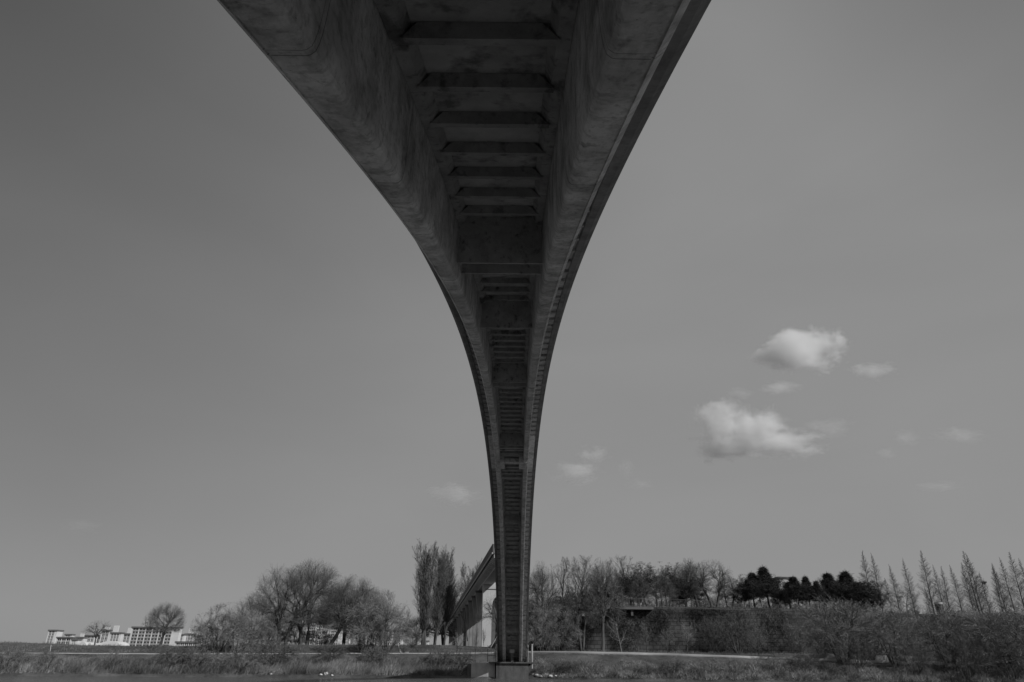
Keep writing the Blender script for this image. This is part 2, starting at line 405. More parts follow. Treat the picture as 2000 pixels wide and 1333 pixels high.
# side abutment block, left of it
ab = empty('abutment_block', (m4p(948, 106), 107.2, 0), 0, 'sunlit-toned square concrete block standing at the water left of the arch footing', 'block')
mb = MB(); mb.box(-1.95, 1.35, -1.5, 3, -1.2, 1.95); mb.build('block', M('sunlit_block_concrete', .36, .2, .8, stain=[(1.2, (1, 1, .2), .5, .7, .6)], bump=.3), ab)  # brighter base paints sunlight on a block that lies in arch shadow
mb = MB(); mb.box(-2.5, -1.953, -.9, 3, -1.2, 1.8); mb.build('buttress', m_pier, ab)
# fittings on the platform
def thing_mb(name, mb, mat, loc, label, cat, group=None, rz=0):
    o = mb.build(name, mat); o.location = loc; o.rotation_euler.z = rz; tag(o, label, cat, group); return o
z = 2.1
X = m4p(1000, 105.2)
sg = empty('sign_board', (X, 105.15, z), 0, 'small grey sign board on two thin posts in front of the arch foot', 'sign')
mb = MB(); mb.box(-.33, .33, -.02, .02, 1.15, 1.62); mb.build('board', m_steel, sg)
for dx in (-.09, .12):
    mb = MB(); mb.tube((dx, .03, 0), (dx, .03, 1.2), .025, 6); mb.build('post', m_steel, sg)
gr = empty('guard_rail', (m4p(957, 105.5), 105.6, z), 0, 'dark steel guard frame at the left corner of the platform', 'railing')
for dx in (-.35, .75):
    mb = MB(); mb.tube((dx, 0, 0), (dx, 0, 2.1 if dx < 0 else 1.4), .045, 6); mb.build('post', m_steeld, gr)
mb = MB(); mb.tube((-.35, 0, .8), (.75, 0, .8), .035, 6); mb.tube((-.35, 0, 1.35), (.75, 0, 1.35), .035, 6); mb.build('rail', m_steeld, gr)
mb = MB(); mb.tube((-.35, 0, 0), (1.15, .2, 2.45), .05, 6)
thing_mb('diagonal_brace', mb, m_steel, (m4p(957, 105.3), 105.35, 3.25), 'pale steel pole leaning diagonally beside the left edge of the arch foot', 'pole')
mb = MB(); mb.tube((0, 0, 0), (0, 0, 2.2), .06, 8); mb.box(-.1, .1, -.1, .1, 2.2, 2.28)
thing_mb('steel_post', mb, m_steel, (m4p(970, 105.4), 105.5, 2.1), 'thin pale steel post close to the left edge of the arch', 'post')
cb = MB(); cb.box(-.28, .28, -.2, .2, 0, .8)
cab = empty('junction_box', (m4p(967.5, 106.5), 106.6, 2.1), 0, 'squat pale junction box on legs left of the arch foot', 'box')
mb = MB(); mb.box(-.28, .28, -.18, .18, .55, 1.2); mb.build('case', m_steel, cab)
mb = MB(); mb.box(-.3, .3, -.2, .2, 1.202, 1.25); mb.build('lid', m_steel, cab)
for a in (-.22, .17):
    mb = MB(); mb.box(a, a + .05, -.03, .03, 0, .55); mb.build('leg', m_steeld, cab)
mb = MB(); mb.tube((0, 0, 0), (0, 0, 3.0), .13, 10); mb.tube((0, 0, 3.0), (0, 0, 3.12), .16, 10)
thing_mb('bollard_post', mb, m_path, (m4p(1039.5, 104.6), 105.0, 1.3), 'thick pale round post at the right end of the platform', 'post')
mb = MB(); mb.tube((0, 0, 0), (0, 0, 2.2), .045, 8); mb.tube((0, 0, 2.2), (-.25, 0, 2.2), .045, 8); mb.tube((-.25, 0, 2.2), (-.25, 0, .7), .045, 8)
thing_mb('vent_pipe', mb, m_steel, (m4p(1031.5, 105.5), 105.6, 2.1), 'thin bent steel pipe between the arch foot and the thick round post', 'pipe')
# ladder railing: low fence left of the pier along the bank
lf = empty('low_fence', (-4.5, 112.2, float(ground(-4.5, 112.2))), .05, 'low thin steel rail fence on the bank left of the arch foot', 'fence')
for i in range(6):
    mb = MB(); mb.tube((-6 + i * 1.6, 0, -.3), (-6 + i * 1.6, 0, 1.1), .04, 6); mb.build('post', m_steeld, lf)
mb = MB(); mb.tube((-6, 0, 1.05), (2, 0, 1.05), .035, 6); mb.tube((-6, 0, .6), (2, 0, .6), .03, 6); mb.build('rail', m_steeld, lf)

# ------------------------------------------------------------------ viaduct behind the arch
VH = 161.0
vdir = Vector((-.116, 1, 0)).normalized(); vlen0 = math.sqrt(1 + .116 ** 2)
vx0 = m4p(941, VH, 10)
via = empty('road_viaduct', (vx0, VH, 0), math.atan2(.116, 1), 'tall pale concrete viaduct on a row of wall piers receding behind the arch foot', 'viaduct')
ZT, ZB, ZCAP = 21.0, 19.5, 17.95
U0 = -37
def plan(xl, xr0, xr, z0, z1, name, mat):
    mb = MB(); mb.prism([(xl, U0), (xr0, U0), (xr0, 1.5), (xr, 1.55), (xr, 235), (xl, 235)], lambda a, c: (a, c, z0), lambda a, c: (a, c, z1)); mb.build(name, mat, via)
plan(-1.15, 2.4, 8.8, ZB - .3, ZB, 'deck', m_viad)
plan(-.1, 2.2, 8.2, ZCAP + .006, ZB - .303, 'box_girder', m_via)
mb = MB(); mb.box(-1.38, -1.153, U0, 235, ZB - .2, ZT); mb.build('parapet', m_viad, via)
mb = MB(); mb.box(-1.52, -1.383, U0, 235, ZB - .22, ZB + .05); mb.build('cornice', m_via, via)
mb = MB(); mb.box(-1.42, -1.28, U0, 235, ZT + .003, ZT + .1); mb.build('handrail', m_steel, via)
for i in range(98):
    y = U0 + .4 + i * 2.2
    mb = MB(); mb.prism([(-1.15, ZB - .31), (-.103, ZB - .31), (-.103, ZCAP + .2), (-1.15, ZCAP + .7)], lambda a, c: (a, y - .4, c), lambda a, c: (a, y + .4, c)); mb.build('bracket', m_via, via)
m_viap = M('shade_toned_viaduct_concrete', .24, .2, .3, stain=[(.5, (1, 1, .12), .5, .75, .6)], rough=.85)  # darker base paints deck shade onto the rear piers, under streaky stains
def wall_pier(y, first=False):
    if not first:
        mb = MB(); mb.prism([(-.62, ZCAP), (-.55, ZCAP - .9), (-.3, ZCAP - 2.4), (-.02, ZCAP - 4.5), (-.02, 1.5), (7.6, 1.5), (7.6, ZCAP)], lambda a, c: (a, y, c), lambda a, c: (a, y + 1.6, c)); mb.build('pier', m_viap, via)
        mb = MB(); mb.box(-.7, 7.7, y - .08, y - .003, ZCAP - .5, ZCAP - .002); mb.build('cap_shade_strip', m_viad, via)  # dark strip stands in for the shadow at the pier top
    else:
        out = [(-.02, 1.5), (2.0, 1.5)] + [(2.0, ZCAP - 5.0)] + [(2.0 + 1.5 * (1 - math.cos(t)), ZCAP - 5.0 + 2.6 * math.sin(t)) for t in np.linspace(.15, PI - .15, 12)] + [(5.0, ZCAP - 5.0), (5.0, 1.5), (7.6, 1.5), (7.6, ZCAP), (-.02, ZCAP)]
        mb = MB(); mb.prism(out, lambda a, c: (a, y, c), lambda a, c: (a, y + 1.6, c)); mb.build('pier', m_via, via)
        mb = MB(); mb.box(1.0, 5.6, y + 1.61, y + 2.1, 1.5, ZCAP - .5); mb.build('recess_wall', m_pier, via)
        for zz in (ZCAP - 1.1, ZCAP + .5):
            mb = MB(); mb.box(.5, 7.6, y - .10, y - .003, zz, zz + .16); mb.build('string_course', m_viad, via)
        mb = MB(); mb.box(-.02, 7.6, y - .002, y + 1.6, ZCAP + .004, ZB - .31); mb.build('pier_head', m_via, via)
wall_pier(-.3, True)
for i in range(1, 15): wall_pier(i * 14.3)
mb = MB(); mb.tube((-.9, 4 * 14.3, ZCAP - 1.5), (-.9, 2.55 * 14.3, ZCAP - 10.5), .14, 8); mb.build('drain_pipe', m_steeld, via)

# ------------------------------------------------------------------ plateau and retaining wall on the right
WY = 126.0
TX = [1, 5.5, 7, 16, 18, 34, 48, 60, 75, 120, 260]
TR = [1196, 1197, 1205, 1205, 1188, 1187, 1190, 1197, 1202, 1204, 1206]
def px_of(X, Y, z): d = Y * cth + (z - CAMZ) * sth; return 1000 - 6.5 + F * X / d
def ztop(X):
    r = np.interp(X, TX, TR); px = px_of(X, WY, 9.5)
    re = r - .0104 * (px - 1000)
    return CAMZ + WY * np.tan(TH - np.arctan((re - 666.5) / F))
def zplat(X, Y):
    return ztop(X) + bumps(X, Y) * .3 + .15 * np.sin(X * .55) * np.sin(X * .21 + 1) + np.clip((Y - WY) / 120, 0, 1) * -1.0 + sstep((20 - X) / 4) * np.clip((Y - WY) / 44, 0, 1) * 2.9 * np.clip((X - 1) / 4, 0, 1)
xs = np.concatenate([np.arange(1.0, 130, 1.5), np.arange(135, 420, 12)])
ysg = np.concatenate([np.arange(WY + .45, 160, 1.5), np.array([170, 190, 230, 300, 420])])
v, fa = grid(xs, ysg, zplat)
tag(mesh_obj('hill', v, fa, m_soil, smooth=True), kind='structure')
m_wall = bpy.data.materials.new('stone_block_wall'); m_wall.use_nodes = True
nw = m_wall.node_tree; b = nw.nodes['Principled BSDF']; b.inputs['Roughness'].default_value = .95; b.inputs['Specular IOR Level'].default_value = .1
g = N(nw, 'ShaderNodeNewGeometry'); sp = N(nw, 'ShaderNodeSeparateXYZ'); cx = N(nw, 'ShaderNodeCombineXYZ')
nw.links.new(g.outputs['Position'], sp.inputs[0]); nw.links.new(sp.outputs[0], cx.inputs[0]); nw.links.new(sp.outputs[2], cx.inputs[1])
br = N(nw, 'ShaderNodeTexBrick'); br.inputs['Color1'].default_value = (.085,) * 3 + (1,); br.inputs['Color2'].default_value = (.06,) * 3 + (1,)
br.inputs['Mortar'].default_value = (.03,) * 3 + (1,); br.inputs['Scale'].default_value = 1; br.inputs['Mortar Size'].default_value = .05
br.inputs['Brick Width'].default_value = 1.1; br.inputs['Row Height'].default_value = .62
nw.links.new(cx.outputs[0], br.inputs[0])
n1 = N(nw, 'ShaderNodeTexNoise'); n1.inputs['Scale'].default_value = .35; n1.inputs['Detail'].default_value = 8; nw.links.new(g.outputs['Position'], n1.inputs[0])
mr = N(nw, 'ShaderNodeMapRange'); mr.inputs['From Min'].default_value = .35; mr.inputs['From Max'].default_value = .65; mr.inputs['To Min'].default_value = .5; mr.inputs['To Max'].default_value = 1.25
nw.links.new(n1.outputs[0], mr.inputs[0])
mu = N(nw, 'ShaderNodeMix', data_type='RGBA', blend_type='MULTIPLY'); mu.inputs[0].default_value = 1
nw.links.new(br.outputs[0], mu.inputs[6]); nw.links.new(mr.outputs[0], mu.inputs[7]); nw.links.new(mu.outputs[2], b.inputs['Base Color'])
vv = []; xw = np.arange(1.0, 200, 2.0)
for x in xw:
    zt = float(ztop(x)) + .1
    vv += [(x, WY - 1.3, 1.5), (x, WY, zt), (x, WY + .5, zt), (x, WY + .5, 1.5)]
ff = []
for i in range(len(xw) - 1):
    for j in range(4): ff.append((4 * i + j, 4 * i + (j + 1) % 4, 4 * i + 4 + (j + 1) % 4, 4 * i + 4 + j))
ff += [(0, 3, 2, 1), tuple(4 * (len(xw) - 1) + k for k in range(4))]
rw = mesh_obj('retaining_wall', vv, ff, m_wall)
bm = bmesh.new(); bm.from_mesh(rw.data); bmesh.ops.recalc_face_normals(bm, faces=bm.faces); bm.to_mesh(rw.data); bm.free()
tag(rw, 'long dark stone block retaining wall overgrown with creepers, right of the arch', 'wall')
# low pale kerb wall beside the path at the right
vv = []; xw = np.arange(38, 150, 2.0)
for x in xw:
    y = shore(x) + 12.7; z = float(ground(x, y, False)); h = .25 + .75 * min(1, (x - 38) / 8)
    vv += [(x, y, z - .5), (x, y, z + h), (x, y + .4, z + h), (x, y + .4, z - .5)]
ff = []
for i in range(len(xw) - 1):
    for j in range(4): ff.append((4 * i + j, 4 * i + 4 + j, 4 * i + 4 + (j + 1) % 4, 4 * i + (j + 1) % 4))
ff += [(0, 1, 2, 3), tuple(4 * (len(xw) - 1) + k for k in (3, 2, 1, 0))]
tag(mesh_obj('low_wall', vv, ff, M('pale_kerb_concrete', .2, .25, .6)), 'low pale concrete wall running behind the riverside path at the far right', 'wall')
# raised walkway on top of the wall
ww = empty('raised_walkway', (2, WY - .6, 0), 0, 'pale raised walkway slab with a thin mesh railing along the top of the stone wall', 'walkway')
vvm = MB(); rail = MB(); XE = 25
def wz(x): return at(m4px(x), 1186 + max(0, x - 10) * .10 + max(0, x - 24) * .35, WY).z
def m4px(x): return px_of(x, WY, 9.5)
stx = np.arange(2.5, XE, 2.0)
sv_ = []; 
for x in stx:
    z = wz(x); sv_ += [(x - 2, -1.3, z - .40), (x - 2, -1.3, z), (x - 2, 1.6, z), (x - 2, 1.6, z - .5)]
ff = []
for i in range(len(stx) - 1):
    for j in range(4): ff.append((4 * i + j, 4 * i + 4 + j, 4 * i + 4 + (j + 1) % 4, 4 * i + (j + 1) % 4))
ff += [(0, 1, 2, 3), tuple(4 * (len(stx) - 1) + k for k in (3, 2, 1, 0))]
mesh_obj('slab', sv_, ff, M('walkway_concrete', .13, .2, .7), ww)
for i in range(1, 5):
    mb = MB(); x = 2.5 + i * 4.6; mb.box(x - 2 - .18, x - 2 + .18, -.9, -.5, wz(x) - 1.4, wz(x) - .5); mb.build('support', m_pier, ww)
for x0 in np.arange(9, 40, 6.4):
    rail = MB(); x1 = x0 + 6.35
    hh = 1.35 if x0 < 34 else 1.0
    for x in np.arange(x0, x1, .27):
        z = wz(x); rail.box(x - 2 - .016, x - 2 + .016, -1.22, -1.19, z, z + hh)
    for dz in (hh, .1): rail.tube((x0 - 2, -1.2, wz(x0) + dz), (x1 - 2, -1.2, wz(x1) + dz), .035, 5)
    rail.build('railing', m_viad, ww)

# ------------------------------------------------------------------ vegetation generators
class Tree:
    """branches are polylines stored per level as arrays pts (N,K+1,3), rad (N,K+1)"""
    def __init__(s, seed, env=None): s.r = np.random.RandomState(seed); s.lv = []; s.env = env
    def stems(s, base, dirs, length, r0, K=7, curve=.12, upb=.1, tip=.15):
        s.lv.append(s._grow(np.asarray(base, float), np.asarray(dirs, float), np.asarray(length, float), np.asarray(r0, float), K, curve, upb, tip))
        return s
    def _grow(s, base, d, L, r0, K, curve, upb, tip):
        n = len(base); d = d / np.linalg.norm(d, axis=1, keepdims=True)
        pts = np.zeros((n, K + 1, 3)); pts[:, 0] = base; seg = (L / K)[:, None]
        ub = np.broadcast_to(np.asarray(upb, float), (n,))[:, None]
        for k in range(K):
            d = d + s.r.normal(0, curve, (n, 3)); d[:, 2:] += ub
            d = d / np.linalg.norm(d, axis=1, keepdims=True)
            pts[:, k + 1] = pts[:, k] + d * seg
        if s.env is not None and len(s.lv):
            c, e = s.env; c = np.array(c); e = np.array(e)
            f_ = np.linalg.norm((pts - c) / e, axis=2); lim = s.r.uniform(.86, 1.0, n)
            ex = np.clip((f_.max(1) - lim), 0, None); k_ = np.clip(1 - ex * e.mean() / np.maximum(L * .8, .05), .12, 1)
            pts = pts[:, :1] + (pts - pts[:, :1]) * k_[:, None, None]
        t = np.linspace(0, 1, K + 1)[None]
        rad = r0[:, None] * (1 - (1 - tip) * t)
        return pts, rad
    def branch(s, per, t0, ang, ratio, K=4, curve=.15, upb=.1, rratio=.6, tip=.2, lfun=None, minr=.004, src=-1, t1=1.0, up_mix=0.0, ar=(.7, 1.3), lr=(.65, 1.25)):
        P, Rd = s.lv[src]; n, K1, _ = P.shape; K0 = K1 - 1
        L = np.linalg.norm(np.diff(P, axis=1), axis=2).sum(1)
        idx = np.repeat(np.arange(n), per); m = len(idx)
        t = t0 + (t1 - t0) * ((np.tile(np.arange(per), n) + s.r.uniform(0, 1, m)) / per)
        f = np.clip(t * K0, 0, K0 - 1e-4); i = f.astype(int); fr = (f - i)[:, None]
        base = P[idx, i] * (1 - fr) + P[idx, i + 1] * fr
        pd = P[idx, i + 1] - P[idx, i]; pd /= np.linalg.norm(pd, axis=1, keepdims=True) + 1e-9
        rr = Rd[idx, i] * (1 - fr[:, 0]) + Rd[idx, i + 1] * fr[:, 0]
        q = s.r.normal(0, 1, (m, 3)); q -= (q * pd).sum(1, keepdims=True) * pd; q /= np.linalg.norm(q, axis=1, keepdims=True) + 1e-9
        a = np.radians(ang) * s.r.uniform(ar[0], ar[1], m)[:, None]
        d = pd * np.cos(a) + q * np.sin(a)
        d[:, 2] += up_mix
        lf = lfun(t) if lfun else (1.15 - .6 * t)
        Ln = L[idx] * ratio * lf * s.r.uniform(lr[0], lr[1], m)
        s.lv.append(s._grow(base, d, Ln, np.maximum(rr * rratio, minr), K, curve, upb, tip))
        return s
    def tubes(s, levels, sides=5):
        V = []; Fc = []; off = 0
        for li in levels:
            P, Rd = s.lv[li]; n, K1, _ = P.shape
            T = np.gradient(P, axis=1); T /= np.linalg.norm(T, axis=2, keepdims=True) + 1e-9
            ref = np.where(np.abs(T[..., 2:]) > .9, np.array([1., 0, 0]), np.array([0, 0, 1.]))
            A = np.cross(T, ref); A /= np.linalg.norm(A, axis=2, keepdims=True) + 1e-9; B = np.cross(T, A)
            an = np.arange(sides) * 2 * PI / sides
            ring = P[:, :, None] + (A[:, :, None] * np.cos(an)[None, None, :, None] + B[:, :, None] * np.sin(an)[None, None, :, None]) * Rd[:, :, None, None]
            V.append(ring.reshape(-1, 3))
            bi = (np.arange(n)[:, None, None] * K1 + np.arange(K1 - 1)[None, :, None]) * sides
            j = np.arange(sides)[None, None]; j2 = (j + 1) % sides
            q = np.stack([bi + j, bi + j2, bi + sides + j2, bi + sides + j], -1).reshape(-1, 4) + off
            Fc.append(q); off += n * K1 * sides
        return np.concatenate(V), np.concatenate(Fc)
    def ribbons(s, levels, wmul=1.0, wmin=.0):
        V = []; Fc = []; off = 0
        for li in levels:
            P, Rd = s.lv[li]; n, K1, _ = P.shape
            T = P[:, -1] - P[:, 0]; T /= np.linalg.norm(T, axis=1, keepdims=True) + 1e-9
            q = s.r.normal(0, 1, (n, 3)); q -= (q * T).sum(1, keepdims=True) * T; q /= np.linalg.norm(q, axis=1, keepdims=True) + 1e-9
            W = q[:, None] * np.maximum(Rd, wmin)[..., None] * wmul
            V.append(np.stack([P - W, P + W], 2).reshape(-1, 3))
            bi = (np.arange(n)[:, None] * K1 + np.arange(K1 - 1)[None]) * 2
            Fc.append(np.stack([bi, bi + 1, bi + 3, bi + 2], -1).reshape(-1, 4) + off); off += n * K1 * 2
        return np.concatenate(V), np.concatenate(Fc)
m_bark = M('bark', .085, .3, 3, stretch=(1, 1, .3), rough=.95, rnd=.2, spec=.1)
m_barkp = M('pale_bark', .2, .3, 3, stretch=(1, 1, .3), rough=.95, spec=.1)
m_twig = M('bare_twigs', .195, .25, .6, rough=.95, rnd=.18, spec=.05)
m_twigd = M('dark_twigs', .145, .25, .6, rough=.95, rnd=.2, spec=.05)
m_pine = M('pine_needles', .045, .35, 1.2, rough=.8, rnd=.15, spec=.2)
m_metb = M('redwood_bark', .06, .2, 3, rough=.95, spec=.05)

def finish(name, T, trunk_lv, crown_lv, tw=1.0, wmin=.0, sides=5, bark=None, twig=None):
    root = empty(name)
    v, f = T.tubes(trunk_lv, sides); mesh_obj('trunk', v, f, bark or m_bark, root, smooth=True)
    v, f = T.ribbons(crown_lv, tw, wmin); mesh_obj('crown', v, f, twig or m_twig, root)
    root['_h'] = float(np.percentile(T.lv[-1][0][:, -1, 2], 98.8)) if name != 'redwood_tree' else float(T.lv[0][0][..., 2].max())
    return root
def colonize(T, targets, parents, K=5, rr=.5, tip=.25, minr=.004, sag=0.0, curve=.03, back=.35, maxr=1e9):
    """grow one branch from the nearest suitable parent point to every target"""
    P = np.concatenate([T.lv[i][0][:, 1:].reshape(-1, 3) for i in parents]); Rp = np.concatenate([T.lv[i][1][:, 1:].reshape(-1) for i in parents])
    D = np.concatenate([(T.lv[i][0][:, 1:] - T.lv[i][0][:, :-1]).reshape(-1, 3) for i in parents]); D /= np.linalg.norm(D, axis=1, keepdims=True) + 1e-9
    P0 = T.lv[0][0][0, -1] * np.array([1, 1, .6])
    rp_ = np.linalg.norm(P - P0, axis=1)
    idx = np.empty(len(targets), int)
    for c in range(0, len(targets), 400):
        t = targets[c:c + 400]; v = t[:, None] - P[None]; d = np.linalg.norm(v, axis=2)
        rt_ = np.linalg.norm(t - P0, axis=1)
        along = (v * D[None]).sum(2) / (d + 1e-6)
        cost = d * (1.35 - .5 * along) + 3.0 * np.clip(rp_[None] - (1 - back * .5) * rt_[:, None], 0, None)
        idx[c:c + 400] = cost.argmin(1)
    p0 = P[idx]; d0 = D[idx]; L = np.linalg.norm(targets - p0, axis=1, keepdims=True)
    p1 = p0 + d0 * L * .45 + np.array([0, 0, 1.0]) * L * .10
    u = np.linspace(0, 1, K + 1)[None, :, None]
    pts = (1 - u) ** 2 * p0[:, None] + 2 * u * (1 - u) * p1[:, None] + u ** 2 * targets[:, None]
    pts[:, 1:] += T.r.normal(0, 1, (len(targets), K, 3)) * L[:, None] * curve
    pts[..., 2] -= sag * (u[..., 0] ** 2) * L
    r0 = np.clip(Rp[idx] * rr, minr, maxr)
    rad = r0[:, None] * (1 - (1 - tip) * u[..., 0])
    T.lv.append((pts, rad)); return T
def dome_points(r, n, c, e, lo, seed, zmin, lump=.10):
    """random points in the shell of a lumpy ellipsoid, above zmin"""
    out = []
    rs_ = np.random.RandomState(seed + 900); ph = rs_.uniform(0, 6.28, (6,)); k_ = rs_.uniform(2, 5, (6, 3))
    while len(out) < n:
        q = r.normal(0, 1, (n * 2, 3)); q /= np.linalg.norm(q, axis=1, keepdims=True)
        m = 1 + lump * sum(np.sin(q @ k_[i] + ph[i]) for i in range(6)) / 2
        rad = r.uniform(lo ** 3, 1, len(q)) ** (1 / 3)
        p = c + q * e * (rad * m)[:, None]
        out += list(p[p[:, 2] > zmin])
    return np.array(out[:n])
def willow(seed, stems=1, spread=40, h=10, fine=1.0, dens=1.0, lean=0, droop=-.03, wide=.55, fork=.22, low=.30):
    T = Tree(seed); r = T.r
    b = np.zeros((stems, 3)); b[:, 0] = (np.arange(stems) - (stems - 1) / 2) * .9 * (stems > 1); b[:, 1] = r.uniform(-.3, .3, stems) * (stems > 1)
    d = np.stack([b[:, 0] * .35 + lean + r.normal(0, .05, stems), b[:, 1] * .3, np.ones(stems)], 1)
    T.stems(b, d, np.full(stems, h * fork), np.full(stems, .033 * h / (stems ** .3)), K=4, curve=.06, upb=.02, tip=.75)
    c = np.array([lean * h * .35, 0, h * .48]); e = np.array([h * wide, h * wide, h * .52]); zm = h * low
    colonize(T, dome_points(r, 16, c, e * .80, .85, seed, zm + h * .05), [0], K=9, rr=.55, tip=.25, curve=.022, back=0)
    colonize(T, dome_points(r, 150, c, e * .94, .70, seed, zm), [1], K=6, rr=.5, tip=.3, curve=.03)
    colonize(T, dome_points(r, int(1300 * dens), c, e * .98, .55, seed, zm), [1, 2], K=4, rr=.42, tip=.4, minr=.008, maxr=.03, curve=.04)
    T.env = (c, e * 1.04)
    T.branch(int(9 * dens), .15, 30, .55, K=3, curve=.09, upb=droop + .03, rratio=.5, tip=.5, minr=.004)
    return finish('willow_tree', T, [0, 1, 2], [3, 4], tw=1.0 * fine, wmin=.0062 * fine, sides=5, twig=m_twigd)
def poplar(seed, stems=3, h=16):
    T = Tree(seed); r = T.r
    b = np.zeros((stems, 3)); b[:, :2] = r.uniform(-.35, .35, (stems, 2))
    d = np.stack([r.normal(0, .07, stems), r.normal(0, .07, stems), np.ones(stems)], 1)
    T.stems(b, d, h * r.uniform(.82, 1, stems), np.full(stems, .2), K=9, curve=.03, upb=.05, tip=.08)
    T.branch(44, .12, 24, .23, K=5, curve=.07, upb=.2, rratio=.4, tip=.25, lfun=lambda t: 1.3 - 1.05 * np.abs(t - .35))
    T.branch(10, .1, 24, .42, K=4, curve=.08, upb=.12, rratio=.5, tip=.3)
    T.branch(8, .05, 26, .5, K=3, curve=.1, upb=.1, rratio=.6, tip=.5)
    return finish('poplar_tree', T, [0, 1], [2, 3], tw=1.1, wmin=.0095, twig=m_twigd)
def redwood(seed, h=13):
    T = Tree(seed); r = T.r
    T.stems([[0, 0, 0]], [[r.normal(0, .012), 0, 1]], np.array([h]), np.array([.13]), K=12, curve=.006, upb=.02, tip=.05)
    T.branch(230, .10, 60, .205, K=4, curve=.07, upb=.10, rratio=.16, tip=.3, lfun=lambda t: np.clip(1.2 * (1.03 - t), .06, 1) * np.where(t < .3, .7, 1), minr=.008)
    T.branch(15, .1, 40, .38, K=3, curve=.1, upb=.05, rratio=.6, tip=.5)
    return finish('redwood_tree', T, [0], [1, 2], tw=1.0, wmin=.0075, sides=5, bark=m_metb, twig=m_twigd)
def bare_tree(seed, h=7, ang=42, bark=None, twig=None, dens=1.0, fine=1.0):
    T = Tree(seed); r = T.r
    T.stems([[0, 0, 0]], [[r.normal(0, .05), 0, 1]], np.array([h * .8]), np.array([.018 * h]), K=7, curve=.05, upb=.04, tip=.25)
    T.branch(13, .3, ang, .6, K=5, curve=.12, upb=.09, rratio=.5, tip=.25)
    T.branch(9, .15, 40, .45, K=4, curve=.14, upb=.06, rratio=.5, tip=.3)
    T.branch(int(11 * dens), .1, 34, .5, K=3, curve=.11, upb=.04, rratio=.6, tip=.5)
    return finish('bare_tree', T, [0, 1], [2, 3], tw=1, wmin=.008 * fine, bark=bark, twig=twig)
def shrub(seed, h=5, stems=9, spread=.42, dens=1.0, name='willow_shrub', twig=None, tw=1.0):
    T = Tree(seed); r = T.r
    a = r.uniform(0, 2 * PI, stems); b = np.stack([np.cos(a) * .05 * h, np.sin(a) * .05 * h, np.full(stems, -.1)], 1)
    d = np.stack([np.cos(a) * spread * r.uniform(.2, 1.5, stems), np.sin(a) * spread * r.uniform(.2, 1.5, stems), np.ones(stems)], 1)
    T.stems(b, d, h * r.uniform(.28, .5, stems), np.full(stems, .065 * h / 5), K=4, curve=.06, upb=.02, tip=.6)
    c = np.array([0, 0, h * .45]); e = np.array([h * (spread + .14), h * (spread + .14), h * .55])
    colonize(T, dome_points(r, stems * 4, c, e * .88, .75, seed, h * .25, .16), [0], K=6, rr=.6, tip=.25, curve=.025, back=0)
    colonize(T, dome_points(r, int(420 * dens), c, e * .96, .5, seed, h * .12, .16), [0, 1], K=4, rr=.45, tip=.35, minr=.007, maxr=.02, curve=.04)
    T.env = (c, e * 1.05)
    T.branch(int(8 * dens), .1, 26, .55, K=3, curve=.09, upb=.02, rratio=.55, tip=.5)
    T.branch(3, .2, 26, .5, K=2, curve=.09, upb=.0, rratio=.7, tip=.6)
    root = empty(name)
    v, f = T.tubes([0, 1], 4); mesh_obj('stem', v, f, m_bark, root, smooth=True)
    v, f = T.ribbons([2, 3, 4], tw, .0062 * tw); mesh_obj('twigs', v, f, twig or m_twig, root)
    root['_h'] = float(np.percentile(T.lv[-1][0][:, -1, 2], 98.5))
    return root
def pine(seed, h=8, conic=False):
    T = Tree(seed); r = T.r
    T.stems([[0, 0, 0]], [[r.normal(0, .06), 0, 1]], np.array([h]), np.array([.16]), K=8, curve=.04, upb=.05, tip=.15)
    if conic:
        T.branch(56, .32, 68, .36, K=4, curve=.1, upb=.10, rratio=.3, tip=.3, lfun=lambda t: np.clip(1.3 * (1.02 - t), .06, .85), lr=(.3, 1.5))
    else:
        T.branch(36, .40, 66, .40, K=4, curve=.12, upb=.07, rratio=.35, tip=.3, lfun=lambda t: .45 + .9 * np.sin(PI * np.clip((t - .35) / .72, 0, 1)), lr=(.3, 1.45))
    T.branch(8, .25, 48, .45, K=3, curve=.12, upb=.06, rratio=.5, tip=.4)
    root = empty('pine_tree')
    v, f = T.tubes([0, 1, 2], 4); mesh_obj('trunk', v, f, m_bark, root, smooth=True)
    # needle clumps: tufts of narrow blades along the outer twigs
    P = T.lv[2][0]; n, K1, _ = P.shape
    c = P[:, 1:].reshape(-1, 3); c = c[r.uniform(size=len(c)) < .8]
    per = 14; m = len(c) * per
    q = r.normal(0, 1, (m, 3)); q[:, 2] = q[:, 2] * .7 + .35; q /= np.linalg.norm(q, axis=1, keepdims=True)
    base = np.repeat(c, per, 0) + r.normal(0, .17, (m, 3)); L = r.uniform(.12, .48, m)[:, None]
    sd = np.cross(q, r.normal(0, 1, (m, 3))); sd /= np.linalg.norm(sd, axis=1, keepdims=True) + 1e-9; sd *= .026
    vv = np.stack([base - sd, base + sd, base + q * L + sd * .4, base + q * L - sd * .4], 1).reshape(-1, 3)
    mesh_obj('crown', vv, np.arange(m * 4).reshape(-1, 4), m_pine, root)
    root['_h'] = float(max(T.lv[0][0][..., 2].max(), c[:, 2].max()))
    return root
PROTO_USED = {}
rp = random.Random(3)
